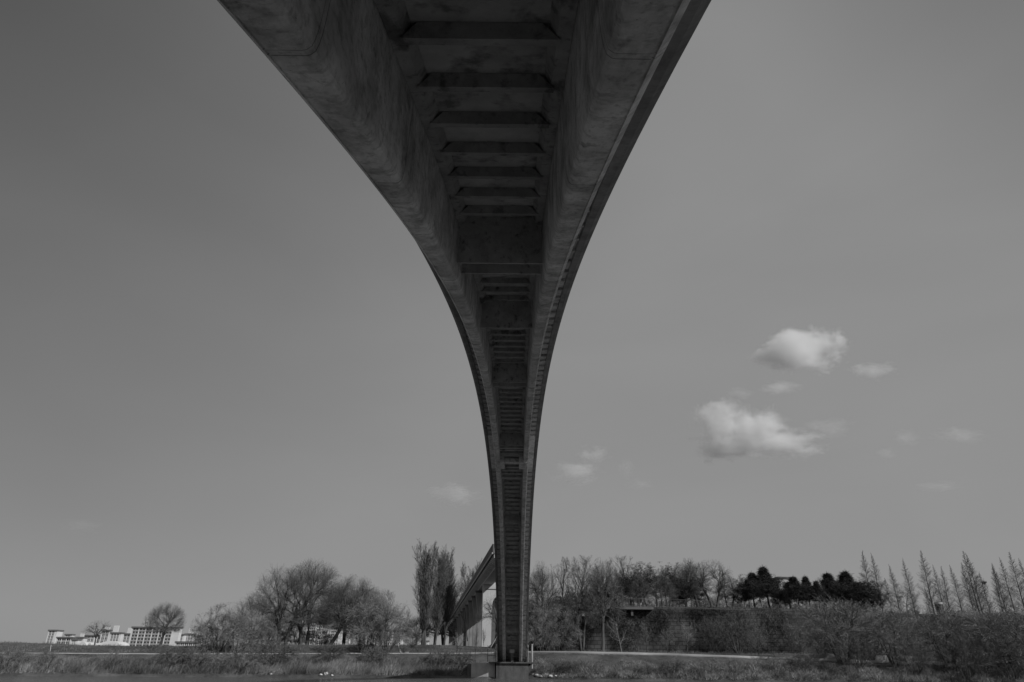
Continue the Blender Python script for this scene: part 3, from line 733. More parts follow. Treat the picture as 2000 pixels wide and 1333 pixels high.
def put(proto, px, Y, top, label, cat, group=None, base=None, wx=1.0, rz=None, lean=0.0, onhill=False):
    """stand a tree at photo column px and depth Y so that its crown reaches photo row `top`"""
    first = proto.name not in PROTO_USED
    PROTO_USED[proto.name] = 1
    X = m4p(px, Y, 5)
    for _ in range(3):
        zb = float(zplat(X, Y)) if onhill else float(ground(X, Y))
        X = at(px, 1250, Y).x if base is None else at(px, base, Y).x
    zt = at(px, top, Y).z
    o = proto if first else copy_tree(proto)
    s = (zt - zb) / proto['_h']
    o.location = (X, Y, zb - .12); o.scale = (s * wx, s * wx, s)
    o.rotation_euler = (0, lean, rp.uniform(0, 6.28) if rz is None else rz)
    for k in ('label', 'category', 'group'):
        if k in o: del o[k]
    tag(o, label, cat, group)
    return o

# ------------------------------------------------------------------ trees, left bank
wA = willow(11, stems=2, spread=36, h=11, fork=.16, low=.2); wB = willow(12, stems=2, spread=40, h=12, dens=1.15, wide=.50, fork=.17, low=.2); wC = willow(15, stems=1, spread=42, h=9)
wD = willow(17, stems=1, spread=30, h=9, lean=.8, fork=.26, low=.22)
popA = poplar(21, 3); popB = poplar(22, 4)
shA = shrub(31, 6, 10, .40); shB = shrub(32, 5, 12, .55); shC = shrub(33, 5.5, 8, .35, twig=m_twigd)
G = 'willows and bare trees on the left bank'
put(wB, 594, 121, 1097, 'tallest round bare willow of the left bank, with a stout trunk forking low', 'tree', G, rz=.25, wx=.92)
put(wA, 552, 119, 1112, 'broad bare willow whose trunk leans, just left of the tallest round willow', 'tree', G, rz=.15, wx=1.0)
put(wD, 645, 122, 1128, 'slanting dark-trunked willow leaning right beside the tallest round willow', 'tree', G, rz=0, wx=.95)
put(wC, 672, 131, 1143, 'mid-sized bare willow behind the slanting willow', 'tree', G, rz=1)
put(wC, 315, 112, 1178, 'small dark willow with a lopsided crown in front of the long white apartment slab', 'tree', G, rz=3.5, wx=.9)
put(wB, 707, 128, 1150, 'bare willow half hidden behind the bushy willow near the poplars', 'tree', G, rz=5)
put(wA, 497, 133, 1165, 'bare willow behind the wide leaning willow, on its left', 'tree', G, rz=.3)
put(wC, 812, 138, 1205, 'low round bare tree at the foot of the tall poplars, on their left', 'tree', G, rz=2)
put(wC, 901, 300, 1138, 'bare tree showing above the far end of the viaduct parapet', 'tree', G, rz=4)
bt = willow(41, 1, h=7, dens=.28, wide=.62, low=.42, fork=.25); bt2 = bare_tree(42, 7, 40); bt3 = bare_tree(43, 6, 48)
put(bt, 187, 113, 1209, 'small sparse tree with wide thin branches standing alone far left', 'tree', G, rz=.5, wx=.95)
G = 'tall upright poplars left of the viaduct'
put(popA, 829, 128, 1062, 'tallest slim poplar, leftmost of the poplars by the viaduct', 'tree', G, rz=0, wx=1.15)
put(popA, 846, 131, 1079, 'slim poplar in the middle of the poplar group', 'tree', G, rz=2.2, wx=1.1)
put(popB, 868, 134, 1075, 'widest poplar, rightmost of the poplar group', 'tree', G, rz=1, wx=1.15)
put(popA, 922, 230, 1099, 'far poplar rising above the viaduct parapet', 'tree', G, rz=4)
G = 'bushy willows on the left bank slope'
for i, (px, Y, top, pr, wx, lb) in enumerate([
    (430, 106, 1180, shA, 1.25, 'large round bare bush spreading over the bank left of the big willows'),
    (468, 108, 1196, shB, 1.0, 'rounded bare bush overlapping the right side of the large round bush'),
    (402, 110, 1212, shC, .9, 'smaller bare bush on the left side of the large round bush'),
    (520, 109, 1215, shA, .9, 'thin bare bush below the wide leaning willow'),
    (735, 108, 1153, shA, 1.05, 'tall vase-shaped bushy willow standing alone near the poplars'),
    (712, 111, 1178, shC, .9, 'thinner bush against the left side of the vase-shaped bushy willow'),
    (758, 112, 1180, shB, .8, 'bush against the right side of the vase-shaped bushy willow'),
    (806, 120, 1225, shC, 1.0, 'low bush in front of the tall poplars'),
    (578, 130, 1218, shB, 1.2, 'pale brush seen behind the forked trunks of the tallest willow'),
    (628, 131, 1224, shB, 1.2, 'pale brush behind the slanting willow trunk'),
    (536, 130, 1220, shB, 1.2, 'pale brush behind the wide leaning willow')]):
    put(pr, px, Y, top, lb, 'bush', G, wx=wx)
low = shrub(35, 2.2, 12, .5, .6, 'dry_bush', tw=1.0)
low2 = shrub(36, 2.0, 14, .7, .8, 'dry_bush', twig=m_twigd, tw=1.0)
G = 'low dry bushes on the banks'
k = 0
for (px, dy, h, pr, lb) in [
    (30, 3.0, 1.9, low2, 'dark low bush at the far left edge of the bank'), (105, 3.5, 1.7, low, 'low dry bush below the isolated sparse tree'),
    (232, 4.5, 1.6, low, 'low dry bush below the white apartment blocks'), (345, 4, 2.2, low2, 'dark low bush left of the large round bush'),
    (395, 3, 2.6, low2, 'dark tangled bush at the water below the large round bush'), (480, 3, 2.6, low2, 'dark tangled bush at the water below the rounded bush'),
    (545, 4, 2.8, low2, 'dark tangled bush at the water below the wide leaning willow'), (600, 4, 1.5, low, 'pale dry bush at the water below the tallest willow'),
    (650, 5, 2.2, low2, 'dark bush at the water below the slanting willow'), (735, 4, 2.3, low2, 'dark bush at the foot of the vase-shaped bushy willow'),
    (790, 9, 1.4, low2, 'small dark tangle of brush beside the path near the poplars'), (862, 3.6, 2.4, low2, 'dark bush left of the square abutment block'),
    (902, 3.4, 2.2, low2, 'dark rounded bush touching the square abutment block'), (1062, 2.0, 1.7, low, 'dry bush right of the arch footing'),
    (1110, 2.6, 1.5, low2, 'dark dry bush second to the right of the arch footing'), (1165, 2.2, 1.5, low, 'pale dry bush at the water right of the arch'),
    (1262, 2.4, 1.5, low, 'pale weedy bush right of the pale slanting tree'),
    (1310, 2.8, 1.9, low2, 'dark weedy bush near the middle of the right bank'), (1365, 3, 1.5, low, 'pale tangled weeds bush right of centre'),
    (1500, 3.5, 1.6, low, 'pale bush by the waterside below the pale building'),
    (1560, 3.6, 2.0, low2, 'dark bush at the bottom of the bank below the pines')]:
    Xg = m4p(px, 105); Y = float(shore(Xg)) + dy
    zb = float(ground(Xg, Y)); p = at(px, 1300, Y)
    re_top = 666.5 + F * math.tan(TH - math.atan((zb + h - CAMZ) / Y)) + .0104 * (px - 1000)
    put(pr, px, Y, re_top, lb, 'bush', G, wx=1.15)

# ------------------------------------------------------------------ right bank: hillside thickets
G = 'bare thickets in front of the stone wall'
m_twigp = M('pale_twigs', .215, .25, .6, rough=.95, rnd=.15, spec=.05)
sX = shrub(51, 6.5, 9, .33, 1.0, twig=m_twigp); sY = shrub(52, 6, 11, .45, 1.0, twig=m_twigp); sZ = shrub(53, 6, 12, .6, .9, twig=m_twigd); sD = shrub(54, 6.5, 8, .42, 1.0, twig=m_twigp)
for px, Y, top, pr, wx, lb in [
    (1060, 119, 1190, sX, .9, 'slim bare bush against the wall right beside the arch'),
    (1095, 120, 1187, sY, .9, 'round bare bush under the walkway slab near the arch'),
    (1395, 122, 1206, sZ, .8, 'dark bush against the wall below the drooping willow'),
    (1440, 118, 1195, sZ, 1.0, 'dark spreading bush below the leftmost pines'),
    (1560, 122, 1212, sZ, .7, 'dark bush left of the bare patch of stone wall'),
    (1640, 104, 1170, sD, 1.35, 'huge dome-shaped bare bush standing in front of the last pines'),
    (1602, 110, 1205, sX, .8, 'slim stems left of the huge dome-shaped bush'),
    (1692, 108, 1195, sX, 1.0, 'bare bush right of the huge dome-shaped bush'),
    (1742, 101, 1186, sD, 1.05, 'wide bare bush below the round concrete vent tower, on its left'),
    (1795, 110, 1200, sZ, 1.0, 'dark bush right below the round concrete vent tower'),
    (1842, 101, 1190, sD, 1.2, 'tall bare bush right of the round concrete vent tower'),
    (1905, 100, 1188, sD, 1.1, 'wide bare bush near the right edge'),
    (1952, 101, 1200, sZ, 1.1, 'dark bare bush close to the right edge'),
    (1988, 98, 1186, sD, 1.1, 'bare bush cut by the right edge'),
    (1668, 100, 1240, sZ, .9, 'low dark bush in front of the huge dome-shaped bush'),
    (1775, 98, 1245, sZ, .9, 'low dark bush beside the water below the vent tower'),
    (1870, 97, 1240, sZ, 1.0, 'low dark bush beside the water near the right edge'),
    (1960, 96, 1245, sZ, 1.0, 'low dark bush at the lower right corner'),
    (2040, 100, 1190, sX, 1.1, 'bare bush just beyond the right edge')]:
    put(pr, px, Y, top, lb, 'bush', G, wx=wx)
ptree = bare_tree(44, 7, 50, bark=m_barkp, twig=m_barkp, dens=.4)
G = 'small trees by the riverside path'
put(ptree, 1213, 118, 1196, 'pale slanting tree with branches swept to the left in front of the wall', 'tree', G, lean=-.12, rz=0)
put(bt2, 1302, 114, 1225, 'small bare tree by the path, with a tidy rounded crown', 'tree', G)
put(bt3, 1341, 109, 1215, 'small fan-shaped bare tree growing in front of the path', 'tree', G, wx=1.2)
put(bt3, 1479, 112, 1215, 'thin forked bare tree by the path below the pines', 'tree', G)
put(bt2, 1262, 121, 1210, 'bare tree against the wall left of the tidy rounded tree', 'tree', G)
put(bt2, 929, 111, 1222, 'thin bare tree in front of the pale viaduct pier', 'tree', G, wx=.7)
put(bt3, 944, 116, 1225, 'very thin bent sapling right of the thin tree at the viaduct pier', 'tree', G, wx=.5)
put(bt, 967, 125, 1158, 'dark bare tree half hidden behind the left edge of the arch foot', 'tree', G, wx=.7, rz=2)
put(bt3, 893, 112, 1232, 'small bare sapling in front of the far viaduct piers', 'tree', G)
# trees on top of the wall
G = 'bare trees on top of the stone wall'
bw1 = willow(61, 1, 34, 9, dens=.6, lean=.35, wide=.42, low=.35, fork=.3); bw2 = willow(62, 2, 30, 9, dens=.65, droop=-.28, wide=.45, low=.3, fork=.3); bu = bare_tree(63, 9, 26, dens=1.2)
for px, Y, top, pr, wx, rz, lb in [
    (1046, 131, 1110, bw1, .75, .3, 'slender bare willow on the wall directly right of the arch'),
    (1072, 121, 1100, bw1, .62, 2.9, 'crooked bare willow arching right, second from the arch'),
    (1100, 134, 1088, bu, 1.0, 1, 'fine upright bare tree behind the crooked willow'),
    (1131, 132, 1084, bu, 1.3, 2, 'tallest fine upright bare tree above the walkway'),
    (1138, 121, 1108, bw2, .6, 4, 'bent-trunk willow in front of the tallest upright tree'),
    (1176, 122, 1096, bw1, .62, .8, 'bare willow leaning over the middle of the walkway railing'),
    (1165, 136, 1100, bu, 1.2, 3, 'pale feathery tree behind the walkway railing'),
    (1203, 133, 1092, bu, 1.0, 4, 'pale feathery tree left of the dark pines'),
    (1238, 136, 1085, bu, 1.2, 5, 'thin pale tree rising above the dark pines'),
    (1256, 128, 1125, bw2, .9, 2, 'drooping bare tree over the railing in front of the pines'),
    (1305, 129, 1120, bw2, .9, 5, 'drooping bare willow near the walkway end'),
    (1345, 133, 1105, bw2, .9, 1.1, 'bare willow behind the walkway end'),
    (1372, 134, 1093, bw1, 1.0, 3.2, 'fine-branched willow left of the drooping-crowned willow'),
    (1402, 128, 1097, bw2, 1.15, 0.2, 'drooping-crowned bare willow on the wall, nearest the isolated row of pines'),
    (1432, 133, 1122, bw2, .9, 2.2, 'thin drooping willow touching the leftmost pine of the row')]:
    put(pr, px, Y, top, lb, 'tree', G, wx=wx, rz=rz, onhill=Y > 126)
pA = pine(71, 8); pB = pine(72, 8); pC = pine(73, 7, True)
G = 'dark pines among the bare trees'
for px, Y, top, pr, wx, lb in [
    (1108, 138, 1150, pA, 1.0, 'low dark pine behind the crooked willow'), (1150, 140, 1145, pB, 1.0, 'low dark pine behind the bent-trunk willow'), (1175, 138, 1118, pA, .8, 'dark pine behind the leaning willow'),
    (1218, 136, 1106, pB, .8, 'dark pine at the left end of the wooded clump'), (1243, 138, 1108, pA, .8, 'dark pine second in the wooded clump'),
    (1262, 140, 1108, pB, .75, 'dark pine third in the wooded clump'), (1287, 137, 1097, pA, 1.0, 'tallest dark pine of the wooded clump'),
    (1312, 139, 1103, pB, .9, 'dark pine right of the tallest pine'), (1349, 140, 1106, pA, .8, 'dark pine behind the walkway end'), (1332, 142, 1120, pB, .9, 'lower dark pine between two taller ones'),
    (1375, 141, 1128, pA, .9, 'lower dark pine left of the drooping-crowned willow'), (1200, 141, 1130, pA, .9, 'low dark pine at the edge of the wooded clump')]:
    put(pr, px, Y - 3, top, lb, 'tree', G, wx=wx * 1.45, onhill=True)
G = 'isolated row of dark pines on the wall'
for px, Y, top, pr, wx, lb in [
    (1452, 129, 1140, pB, .8, 'small dark pine beginning the isolated row on its left'), (1474, 129, 1136, pC, .9, 'small cone-shaped pine between the first two of the row'), (1545, 129, 1146, pB, .8, 'small dark pine directly right of the one before the pale rooftop'), (1610, 129, 1140, pC, .9, 'small cone-shaped pine beside the slim cone in the notch'), (1672, 129, 1136, pB, .9, 'small dark pine left of the twin-topped pine'), (1730, 129, 1146, pB, .8, 'small dark pine closing the row on its right'), (1462, 131, 1126, pA, .9, 'first dark pine at the left end of the isolated row'), (1482, 133, 1124, pC, 1.1, 'second dark pine of the isolated row'),
    (1498, 130, 1126, pB, .9, 'third dark pine of the isolated row, round-topped'), (1515, 132, 1113, pC, 1.1, 'spire-topped dark pine, tallest of the isolated row'),
    (1533, 130, 1138, pA, .95, 'dark pine in front of the pale rooftop'), (1552, 133, 1142, pC, 1.1, 'dark pine right of the pale rooftop'),
    (1572, 130, 1132, pC, 1.2, 'cone-shaped dark pine with a notch on its right'), (1584, 129, 1140, pA, .8, 'small dark pine filling the left side of the notch'), (1596, 131, 1131, pC, .9, 'slim cone-shaped dark pine standing in the notch'),
    (1620, 130, 1135, pB, .9, 'flat-topped dark pine right of the slim cone'), (1640, 132, 1126, pC, 1.2, 'pointed dark pine right of centre in the row'),
    (1650, 129, 1142, pB, .8, 'small dark pine between the pointed one and the low spreading one'), (1661, 130, 1138, pA, .9, 'low spreading dark pine in the row'), (1681, 131, 1122, pC, 1.2, 'dark pine with twin pointed tops'),
    (1706, 129, 1128, pB, 1.2, 'large rounded dark pine near the right end of the row'), (1722, 131, 1137, pA, 1.0, 'last dark pine at the right end of the row')]:
    put(pr, px, Y, top - 3, lb, 'tree', G, wx=wx * 1.35, onhill=True)
# slim trunks of the wood behind
G = 'slim trunks in the wood behind the pines'
tw_ = bare_tree(81, 8, 22, dens=.5)
spots = [1222, 1235, 1249, 1268, 1276, 1296, 1318, 1326, 1338, 1356, 1366, 1384, 1470, 1508, 1525, 1545, 1563, 1584, 1608, 1630]
fr = ['{} slim trunk of the wood behind the pines, counted from the left']
ordn = 'first second third fourth fifth sixth seventh eighth ninth tenth eleventh twelfth'.split()
for i, px in enumerate(spots):
    lb = ('%s slim trunk from the left in the wood behind the tallest pine' % ordn[i]) if i < 12 else ('%s slim trunk from the left in the gaps under the isolated pine row' % ordn[i - 12])
    put(tw_, px, 141 + (i * 7 % 5), 1128 if i < 12 else 1150, lb, 'tree', G, wx=.6, onhill=True)
hb = shrub(57, 4, 10, .5, .8, twig=m_twigd); G = 'brush behind the wall-top trees'
names = ['beside the arch', 'second from the arch', 'third from the arch', 'fourth from the arch', 'fifth from the arch', 'sixth from the arch', 'seventh from the arch', 'eighth from the arch', 'ninth from the arch', 'tenth from the arch', 'eleventh from the arch', 'twelfth from the arch']
for i, px in enumerate([1052, 1085, 1120, 1150, 1185, 1215, 1250, 1285, 1318, 1350, 1385, 1420]):
    put(hb, px, 146 + i % 3, 1160 + (i * 5) % 9, 'clump of dark brush behind the wall-top trees, ' + names[i], 'bush', G, wx=1.5, onhill=True)
names = ['first', 'second', 'third', 'fourth', 'fifth', 'sixth', 'seventh', 'eighth', 'ninth']
for i, px in enumerate([1455, 1488, 1520, 1552, 1585, 1615, 1645, 1675, 1700]):
    put(hb, px, 146 + i % 3, 1168 + (i * 5) % 9, names[i] + ' clump of dark brush from the left under the isolated pine row', 'bush', G, wx=1.4, onhill=True)
G = 'low brush along the brow of the hill'
for i, (px, lb) in enumerate([(1748, 'low brush on the brow left of the lone redwood'), (1770, 'low brush on the brow under the leafless round tree'), (1795, 'low brush on the brow just left of the vent tower'), (1868, 'low brush on the brow right of the vent tower'),
    (1885, 'low brush on the brow before the dense redwood pair'), (1912, 'low brush on the brow at the foot of the dense redwood pair'), (1940, 'low brush on the brow under the nest tree'), (1965, 'low brush on the brow right of the nest tree'), (1988, 'low brush on the brow at the right edge'),
    (1425, 'low brush on the brow left of the isolated pines'), (1480, 'low brush on the brow under the second isolated pine'), (1540, 'low brush on the brow below the pale rooftop'), (1600, 'low brush on the brow below the pine notch')]):
    put(low if i % 2 else low2, px, 127.2, 1192 - (i * 7) % 6 + (3 if px > 1850 else 0), lb, 'bush', G, wx=1.5, onhill=True)
# dawn redwoods
rA = redwood(91); rB = redwood(92); rC = redwood(93)
G = 'row of tall slim conical redwoods on the right skyline'
for i, (px, top, Y, lb) in enumerate([
    (1709, 1075, 138, 'slim conical redwood rising behind the last pine, leftmost of the skyline row'), (1726, 1080, 141, 'slim redwood just right of the leftmost one'),
    (1744, 1128, 150, 'short thin redwood sapling behind the pine row end'), (1759, 1102, 142, 'redwood standing alone left of the leafless round tree'),
    (1789, 1090, 140, 'straight redwood in the gap left of the vent tower'), (1826, 1074, 138, 'tall broad redwood directly behind the vent tower'),
    (1819, 1145, 141, 'short leafless redwood in front of the tall broad one'), (1846, 1103, 142, 'redwood just right of the vent tower'), (1857, 1106, 145, 'thinner redwood touching the one right of the vent tower'),
    (1881, 1103, 140, 'redwood midway between the vent tower and the dense pair'), (1904, 1098, 144, 'redwood at the left of the dense pair'),
    (1915, 1075, 139, 'tallest redwood of the dense pair'), (1920, 1080, 141, 'second redwood of the dense pair'), (1936, 1116, 146, 'thin redwood that carries a bird nest'),
    (1960, 1102, 140, 'dense redwood right of the nest tree'), (1967, 1100, 144, 'redwood directly behind the dense one right of the nest'), (1984, 1088, 141, 'redwood near the right edge with a thin crown'),
    (2006, 1077, 139, 'tall redwood at the right edge'), (2024, 1090, 142, 'redwood cut off by the right edge')]):
    put((rA, rB, rC)[i % 3], px, Y, top, lb, 'tree', G, wx=1.0 if top > 1080 else 1.1, onhill=True, base=1203)
put(bare_tree(45, 6, 55), 1771, 137, 1150, 'small leafless round tree between two redwoods', 'tree', 'bare trees on top of the stone wall', onhill=True, wx=1.3, base=1200)
p = at(1922, 1139, 145); T = Tree(99)
n_ = 70; q = T.r.normal(0, 1, (n_, 3)); q /= np.linalg.norm(q, axis=1, keepdims=True)
T.lv.append(T._grow(q * [.28, .28, .18], np.cross(q, T.r.normal(0, 1, (n_, 3))), np.full(n_, .5), np.full(n_, .03), 3, .3, 0, .5))
v, f = T.tubes([0], 4); o = mesh_obj('bird_nest', v, f, m_bark); o.location = p; tag(o, 'dark twiggy bird nest high in a thin redwood', 'nest')
# vent tower
X = m4p(1829, 133, 9); zt = float(zplat(X, 133))
p = at(1832, 1177, 133)
vt = empty('vent_tower', (p.x, 133, zt - .3), 0, 'dark round concrete vent tower with a pale ring cap on the right skyline', 'tower')
h = p.z - zt + .3
mb = MB(); mb.tube((0, 0, 0), (0, 0, h - .35), .62, 24, .60); mb.build('shaft', M('tower_concrete', .05, .25, 1), vt, False)
mb = MB(); mb.tube((0, 0, h - .348), (0, 0, h), .66, 28, .72); mb.build('ring_cap', m_via, vt)
# pale rooftop building behind the pines
p0 = at(1515, 1128, 170); p1 = at(1548, 1128, 170)
bh = empty('rooftop_building', ((p0.x + p1.x) / 2, 172, 8), 0, 'pale flat-roofed building behind the isolated pine row', 'building')
wd = (p1.x - p0.x) / 2; hz = p0.z - 8
mb = MB(); mb.box(-wd, wd, -3, 3, 0, hz - .4); mb.build('wall', m_via, bh)
mb = MB(); mb.box(-wd - .2, wd + .2, -3.2, 3.2, hz - .398, hz); mb.build('roof', m_pier, bh)
for dx in (-.5, .35):
    mb = MB(); mb.box(wd * dx, wd * dx + .7, -3.06, -3.003, hz - 2.4, hz - 1.2); mb.build('window', m_steeld, bh)
# parked cars behind the wall near the arch
m_carp = M('white_car_paint', .7, .04, 2, rough=.35, spec=.6); m_glass = M('car_glass', .02, .1, 2, rough=.1, spec=.6); m_tyre = M('tyre_rubber', .02, .2, 5)
def make_car():
    r = empty('parked_car')
    prof = [(-2.15, .35), (-2.2, .75), (-2.0, .95), (-1.5, 1.0), (-1.0, 1.42), (.55, 1.45), (1.2, 1.02), (2.0, .9), (2.2, .65), (2.15, .35)]
    mb = MB(); mb.prism(prof, lambda a, c: (a, -.85, c), lambda a, c: (a, .85, c)); mb.build('body', m_carp, r)
    win = [(-1.32, 1.02), (-.95, 1.36), (.5, 1.38), (1.02, 1.02)]
    for y in (-.853, .853):
        mb = MB(); mb.prism(win, lambda a, c: (a, y - .006, c), lambda a, c: (a, y + .006, c)); mb.build('window', m_glass, r)
    for x in (-1.35, 1.35):
        for y in (-.8, .8):
            mb = MB(); mb.tube((x, y - .11, .33), (x, y + .11, .33), .33, 16); w_ = mb.build('wheel', m_tyre, r)
            mb = MB(); mb.tube((x, y - .118, .33), (x, y + .118, .33), .19, 12); mb.build('rim', m_steel, w_)
    return r
car = make_car()
for i, (px, lb) in enumerate([(1106, 'white car glimpsed through the gap under the walkway, nearest the arch'), (1126, 'white car seen partly sideways through the gap under the walkway, middle of the three'), (1160, 'white car glimpsed through the gap under the walkway, farthest from the arch')]):
    o = car if i == 0 else copy_tree(car)
    p = at(px, 1203, 168 + 2 * i); o.location = (p.x, 168 + 2 * i, float(zplat(p.x, 168 + 2 * i)) + .02); tag(o, lb, 'car', 'white cars parked behind the wall')
    o.rotation_euler.z = PI / 2 + (.3, .9, -.25)[i]
# ------------------------------------------------------------------ grass, reeds, creepers (uncountable)
def blades(name, n, xr, dist, hmin, hmax, wid, mat, seed, lean=.35, K=2, keep=None, fz=None, wind=.15, fade=None):
    r = np.random.RandomState(seed); X = r.uniform(xr[0], xr[1], n); T_ = dist(r, n); Y = shore(X) + T_
    cl = np.sin(X * .7 + Y * .9) + np.sin(X * 1.9 - Y * 1.1) + r.normal(0, .6, n)
    hh = (hmin + (hmax - hmin) * np.clip(.5 + .25 * cl, 0, 1)) * r.uniform(.6, 1.2, n)
    if keep is not None: m = keep(X, Y, r); X, Y, hh = X[m], Y[m], hh[m]
    if fade: hh = hh * np.clip(1 - (Y - shore(X) - fade[0]) / (fade[1] - fade[0]), .1, 1)
    n = len(X); Z = (fz or ground)(X, Y)
    d = np.stack([r.normal(wind, lean, n), r.normal(0, lean, n), np.ones(n)], 1); d /= np.linalg.norm(d, axis=1, keepdims=True)
    P = np.zeros((n, K + 1, 3)); P[:, 0] = np.stack([X, Y, Z - .05], 1)
    for k in range(K):
        d = d + np.stack([r.normal(wind * .5, .16, n), r.normal(0, .16, n), r.normal(-.05, .12, n)], 1)
        d /= np.linalg.norm(d, axis=1, keepdims=True); P[:, k + 1] = P[:, k] + d * (hh / K)[:, None]
    Rr = np.linspace(1, .35, K + 1)[None] * wid * r.uniform(.6, 1.4, n)[:, None]
    T = Tree(seed); T.lv.append((P, Rr)); v, f = T.ribbons([0]); o = mesh_obj(name, v, f, mat)
    return tag(o, kind='stuff')
m_reed = M('dry_reed', .29, .3, .35, coord='World', rough=.9, spec=.05, stain=[(.09, (1, 1, 1), .42, .6, .5), (.5, (1, .6, 1), .5, .62, .55)])
m_grass = M('dry_grass', .2, .3, .4, coord='World', rough=.9, spec=.05, stain=[(.15, (1, 1, 1), .45, .62, .55)])
m_weed = M('dead_weeds', .28, .5, 1.3, coord='World', rough=.9, spec=.05, stain=[(.35, (1, 1, 1), .45, .6, .4)])
not_pier = lambda X, Y, r: ~((X > -6.8) & (X < 3.7) & (Y < 111.5))
blades('reeds', 80000, (-95, -6), lambda r, n: r.uniform(.5, 8.6, n), .5, 1.5, .020, m_reed, 1, keep=not_pier, wind=.22, fade=(2.8, 7.2))
blades('bank_grass', 30000, (-110, -2), lambda r, n: 12.6 + r.gamma(1.6, 5, n), .12, .4, .020, m_grass, 2, keep=lambda X, Y, r: ~((X > -14) & (Y > 124)))
blades('tangled_weeds', 52000, (1, 82), lambda r, n: r.uniform(.3, 8.8, n), .3, 1.1, .022, m_weed, 3, lean=.75, K=3, keep=not_pier, fade=(2.8, 7.2))
blades('bank_grass', 20000, (-2, 95), lambda r, n: r.uniform(12.6, 23, n), .12, .4, .020, m_grass, 4, keep=lambda X, Y, r: Y < WY - .8)
blades('hill_grass', 26000, (1, 115), lambda r, n: r.uniform(22, 60, n), .2, .7, .022, m_grass, 5, keep=lambda X, Y, r: (Y > WY + .5) & (Y < 142) , fz=zplat)
# creepers hanging over the wall: stems and dead leaves in patches
r = np.random.RandomState(8); n = 26000
X = r.uniform(1.5, 110, n); tt = r.uniform(0, 1, n) ** .9
dens_ = np.sin(X * .33 + 1.0) + .7 * np.sin(X * .9 + 2 + tt * 2) + .5 * np.sin(X * 2.1 + tt * 5) + 1.1 * tt + np.where((X > 14) & (X < 27), -.9 + tt, .2) - 1.2 * np.exp(-((X - 41.5) / 2.5) ** 2) * (tt > .2)
m = dens_ + r.normal(0, .35, n) > .35; X = X[m]; tt = tt[m]; n = len(X)
zt = ztop(X); zb = ground(X, np.full(n, WY - 1.5), False); Z = zb + (zt - zb) * tt + .1; Y = WY - 1.3 * (1 - tt) - .05 - np.abs(r.normal(0, .28, n))
d = np.stack([r.normal(0, .7, n), r.normal(-.35, .3, n), r.normal(-.5, .6, n)], 1); L = r.uniform(.5, 1.5, n)
T = Tree(8); T.lv.append(T._grow(np.stack([X, Y, Z], 1), d, L, np.full(n, .02), 3, .35, -.15, .5)); v, f = T.ribbons([0], 1.2)
m_creep = M('creeper_stems', .12, .4, .5, coord='World', rough=.9, spec=.05, stain=[(.22, (1, 1, 1), .45, .6, .35)])
tag(mesh_obj('creepers', v, f, m_creep), kind='stuff')
m = r.uniform(size=n) < .55; C = np.stack([X, Y, Z], 1)[m]; nn = len(C) * 5; C = np.repeat(C, 5, 0) + r.normal(0, .3, (nn, 3)); C[:, 1] = np.minimum(C[:, 1], WY - .1)
a_ = r.normal(0, 1, (nn, 3)); a_ /= np.linalg.norm(a_, axis=1, keepdims=True); b_ = np.cross(a_, r.normal(0, 1, (nn, 3))); b_ /= np.linalg.norm(b_, axis=1, keepdims=True) + 1e-9
sz = r.uniform(.03, .08, nn)[:, None]; v = np.stack([C - a_ * sz, C + b_ * sz * .6, C + a_ * sz, C - b_ * sz * .6], 1).reshape(-1, 3)
tag(mesh_obj('creeper_leaves', v, np.arange(nn * 4).reshape(-1, 4), m_creep), kind='stuff')
# pale stones and driftwood at the water's edge
m_stone = M('pale_stone', .5, .3, 3); r = np.random.RandomState(12)
def stone(x, t, s, lb):
    bm = bmesh.new(); bmesh.ops.create_icosphere(bm, subdivisions=2, radius=s)
    for q in bm.verts: q.co *= 1 + r.uniform(-.25, .25); q.co.z *= .6
    me = bpy.data.meshes.new('stone'); bm.to_mesh(me); bm.free(); me.materials.append(m_stone)
    o = bpy.data.objects.new('stone', me); COL.objects.link(o); y = float(shore(x)) + t; o.location = (x, y, float(ground(x, y)) + s * .2)
    tag(o, lb, 'stone', "pale stones along the water's edge")
for px, t, s, lb in [(560, .6, .16, 'small pale stone below the leaning willow'), (648, .5, .22, 'pale stone at the water below the slanting willow'), (656, .7, .3, 'larger pale stone beside another below the slanting willow'), (668, .4, .18, 'pale stone right of two others below the slanting willow'),
    (897, 1.0, .16, 'tiny bright stone left of the abutment block'), (1050, .9, .3, 'pale rock at the water beside the arch footing'), (1058, .5, .22, 'small pale rock second from the arch footing'), (1068, 1.2, .28, 'pale rock up the bank near the arch footing'),
    (1076, .6, .3, 'pale rock at the water a little right of the footing'), (1086, .9, .18, 'small pale rock farthest from the footing'), (1043, 1.6, .2, 'small pale rock tucked behind the footing corner')]:
    stone(m4p(px, 104), t, s, lb)
# fallen log near the path left of the poplars
mb = MB(); mb.tube((0, 0, 0), (-.7, 0, 1.5), .14, 8, .08); mb.tube((0, 0, .2), (1.1, .1, .3), .14, 8, .1)
Xl = m4p(786, 116); yl = float(shore(Xl)) + 13.2
thing_mb('broken_stump', mb, m_stone, (Xl, yl, float(ground(Xl, yl)) - .1), 'pale broken tree stump beside the path left of the poplars', 'stump')
mb = MB(); mb.tube((0, 0, 0), (-.12, 0, 1.1), .045, 8)
Xl = m4p(82, 100); yl = float(shore(Xl)) + 13.2
thing_mb('marker_post', mb, m_steel, (Xl, yl, float(ground(Xl, yl)) - .1), 'thin pale leaning marker post by the path at the far left', 'post')

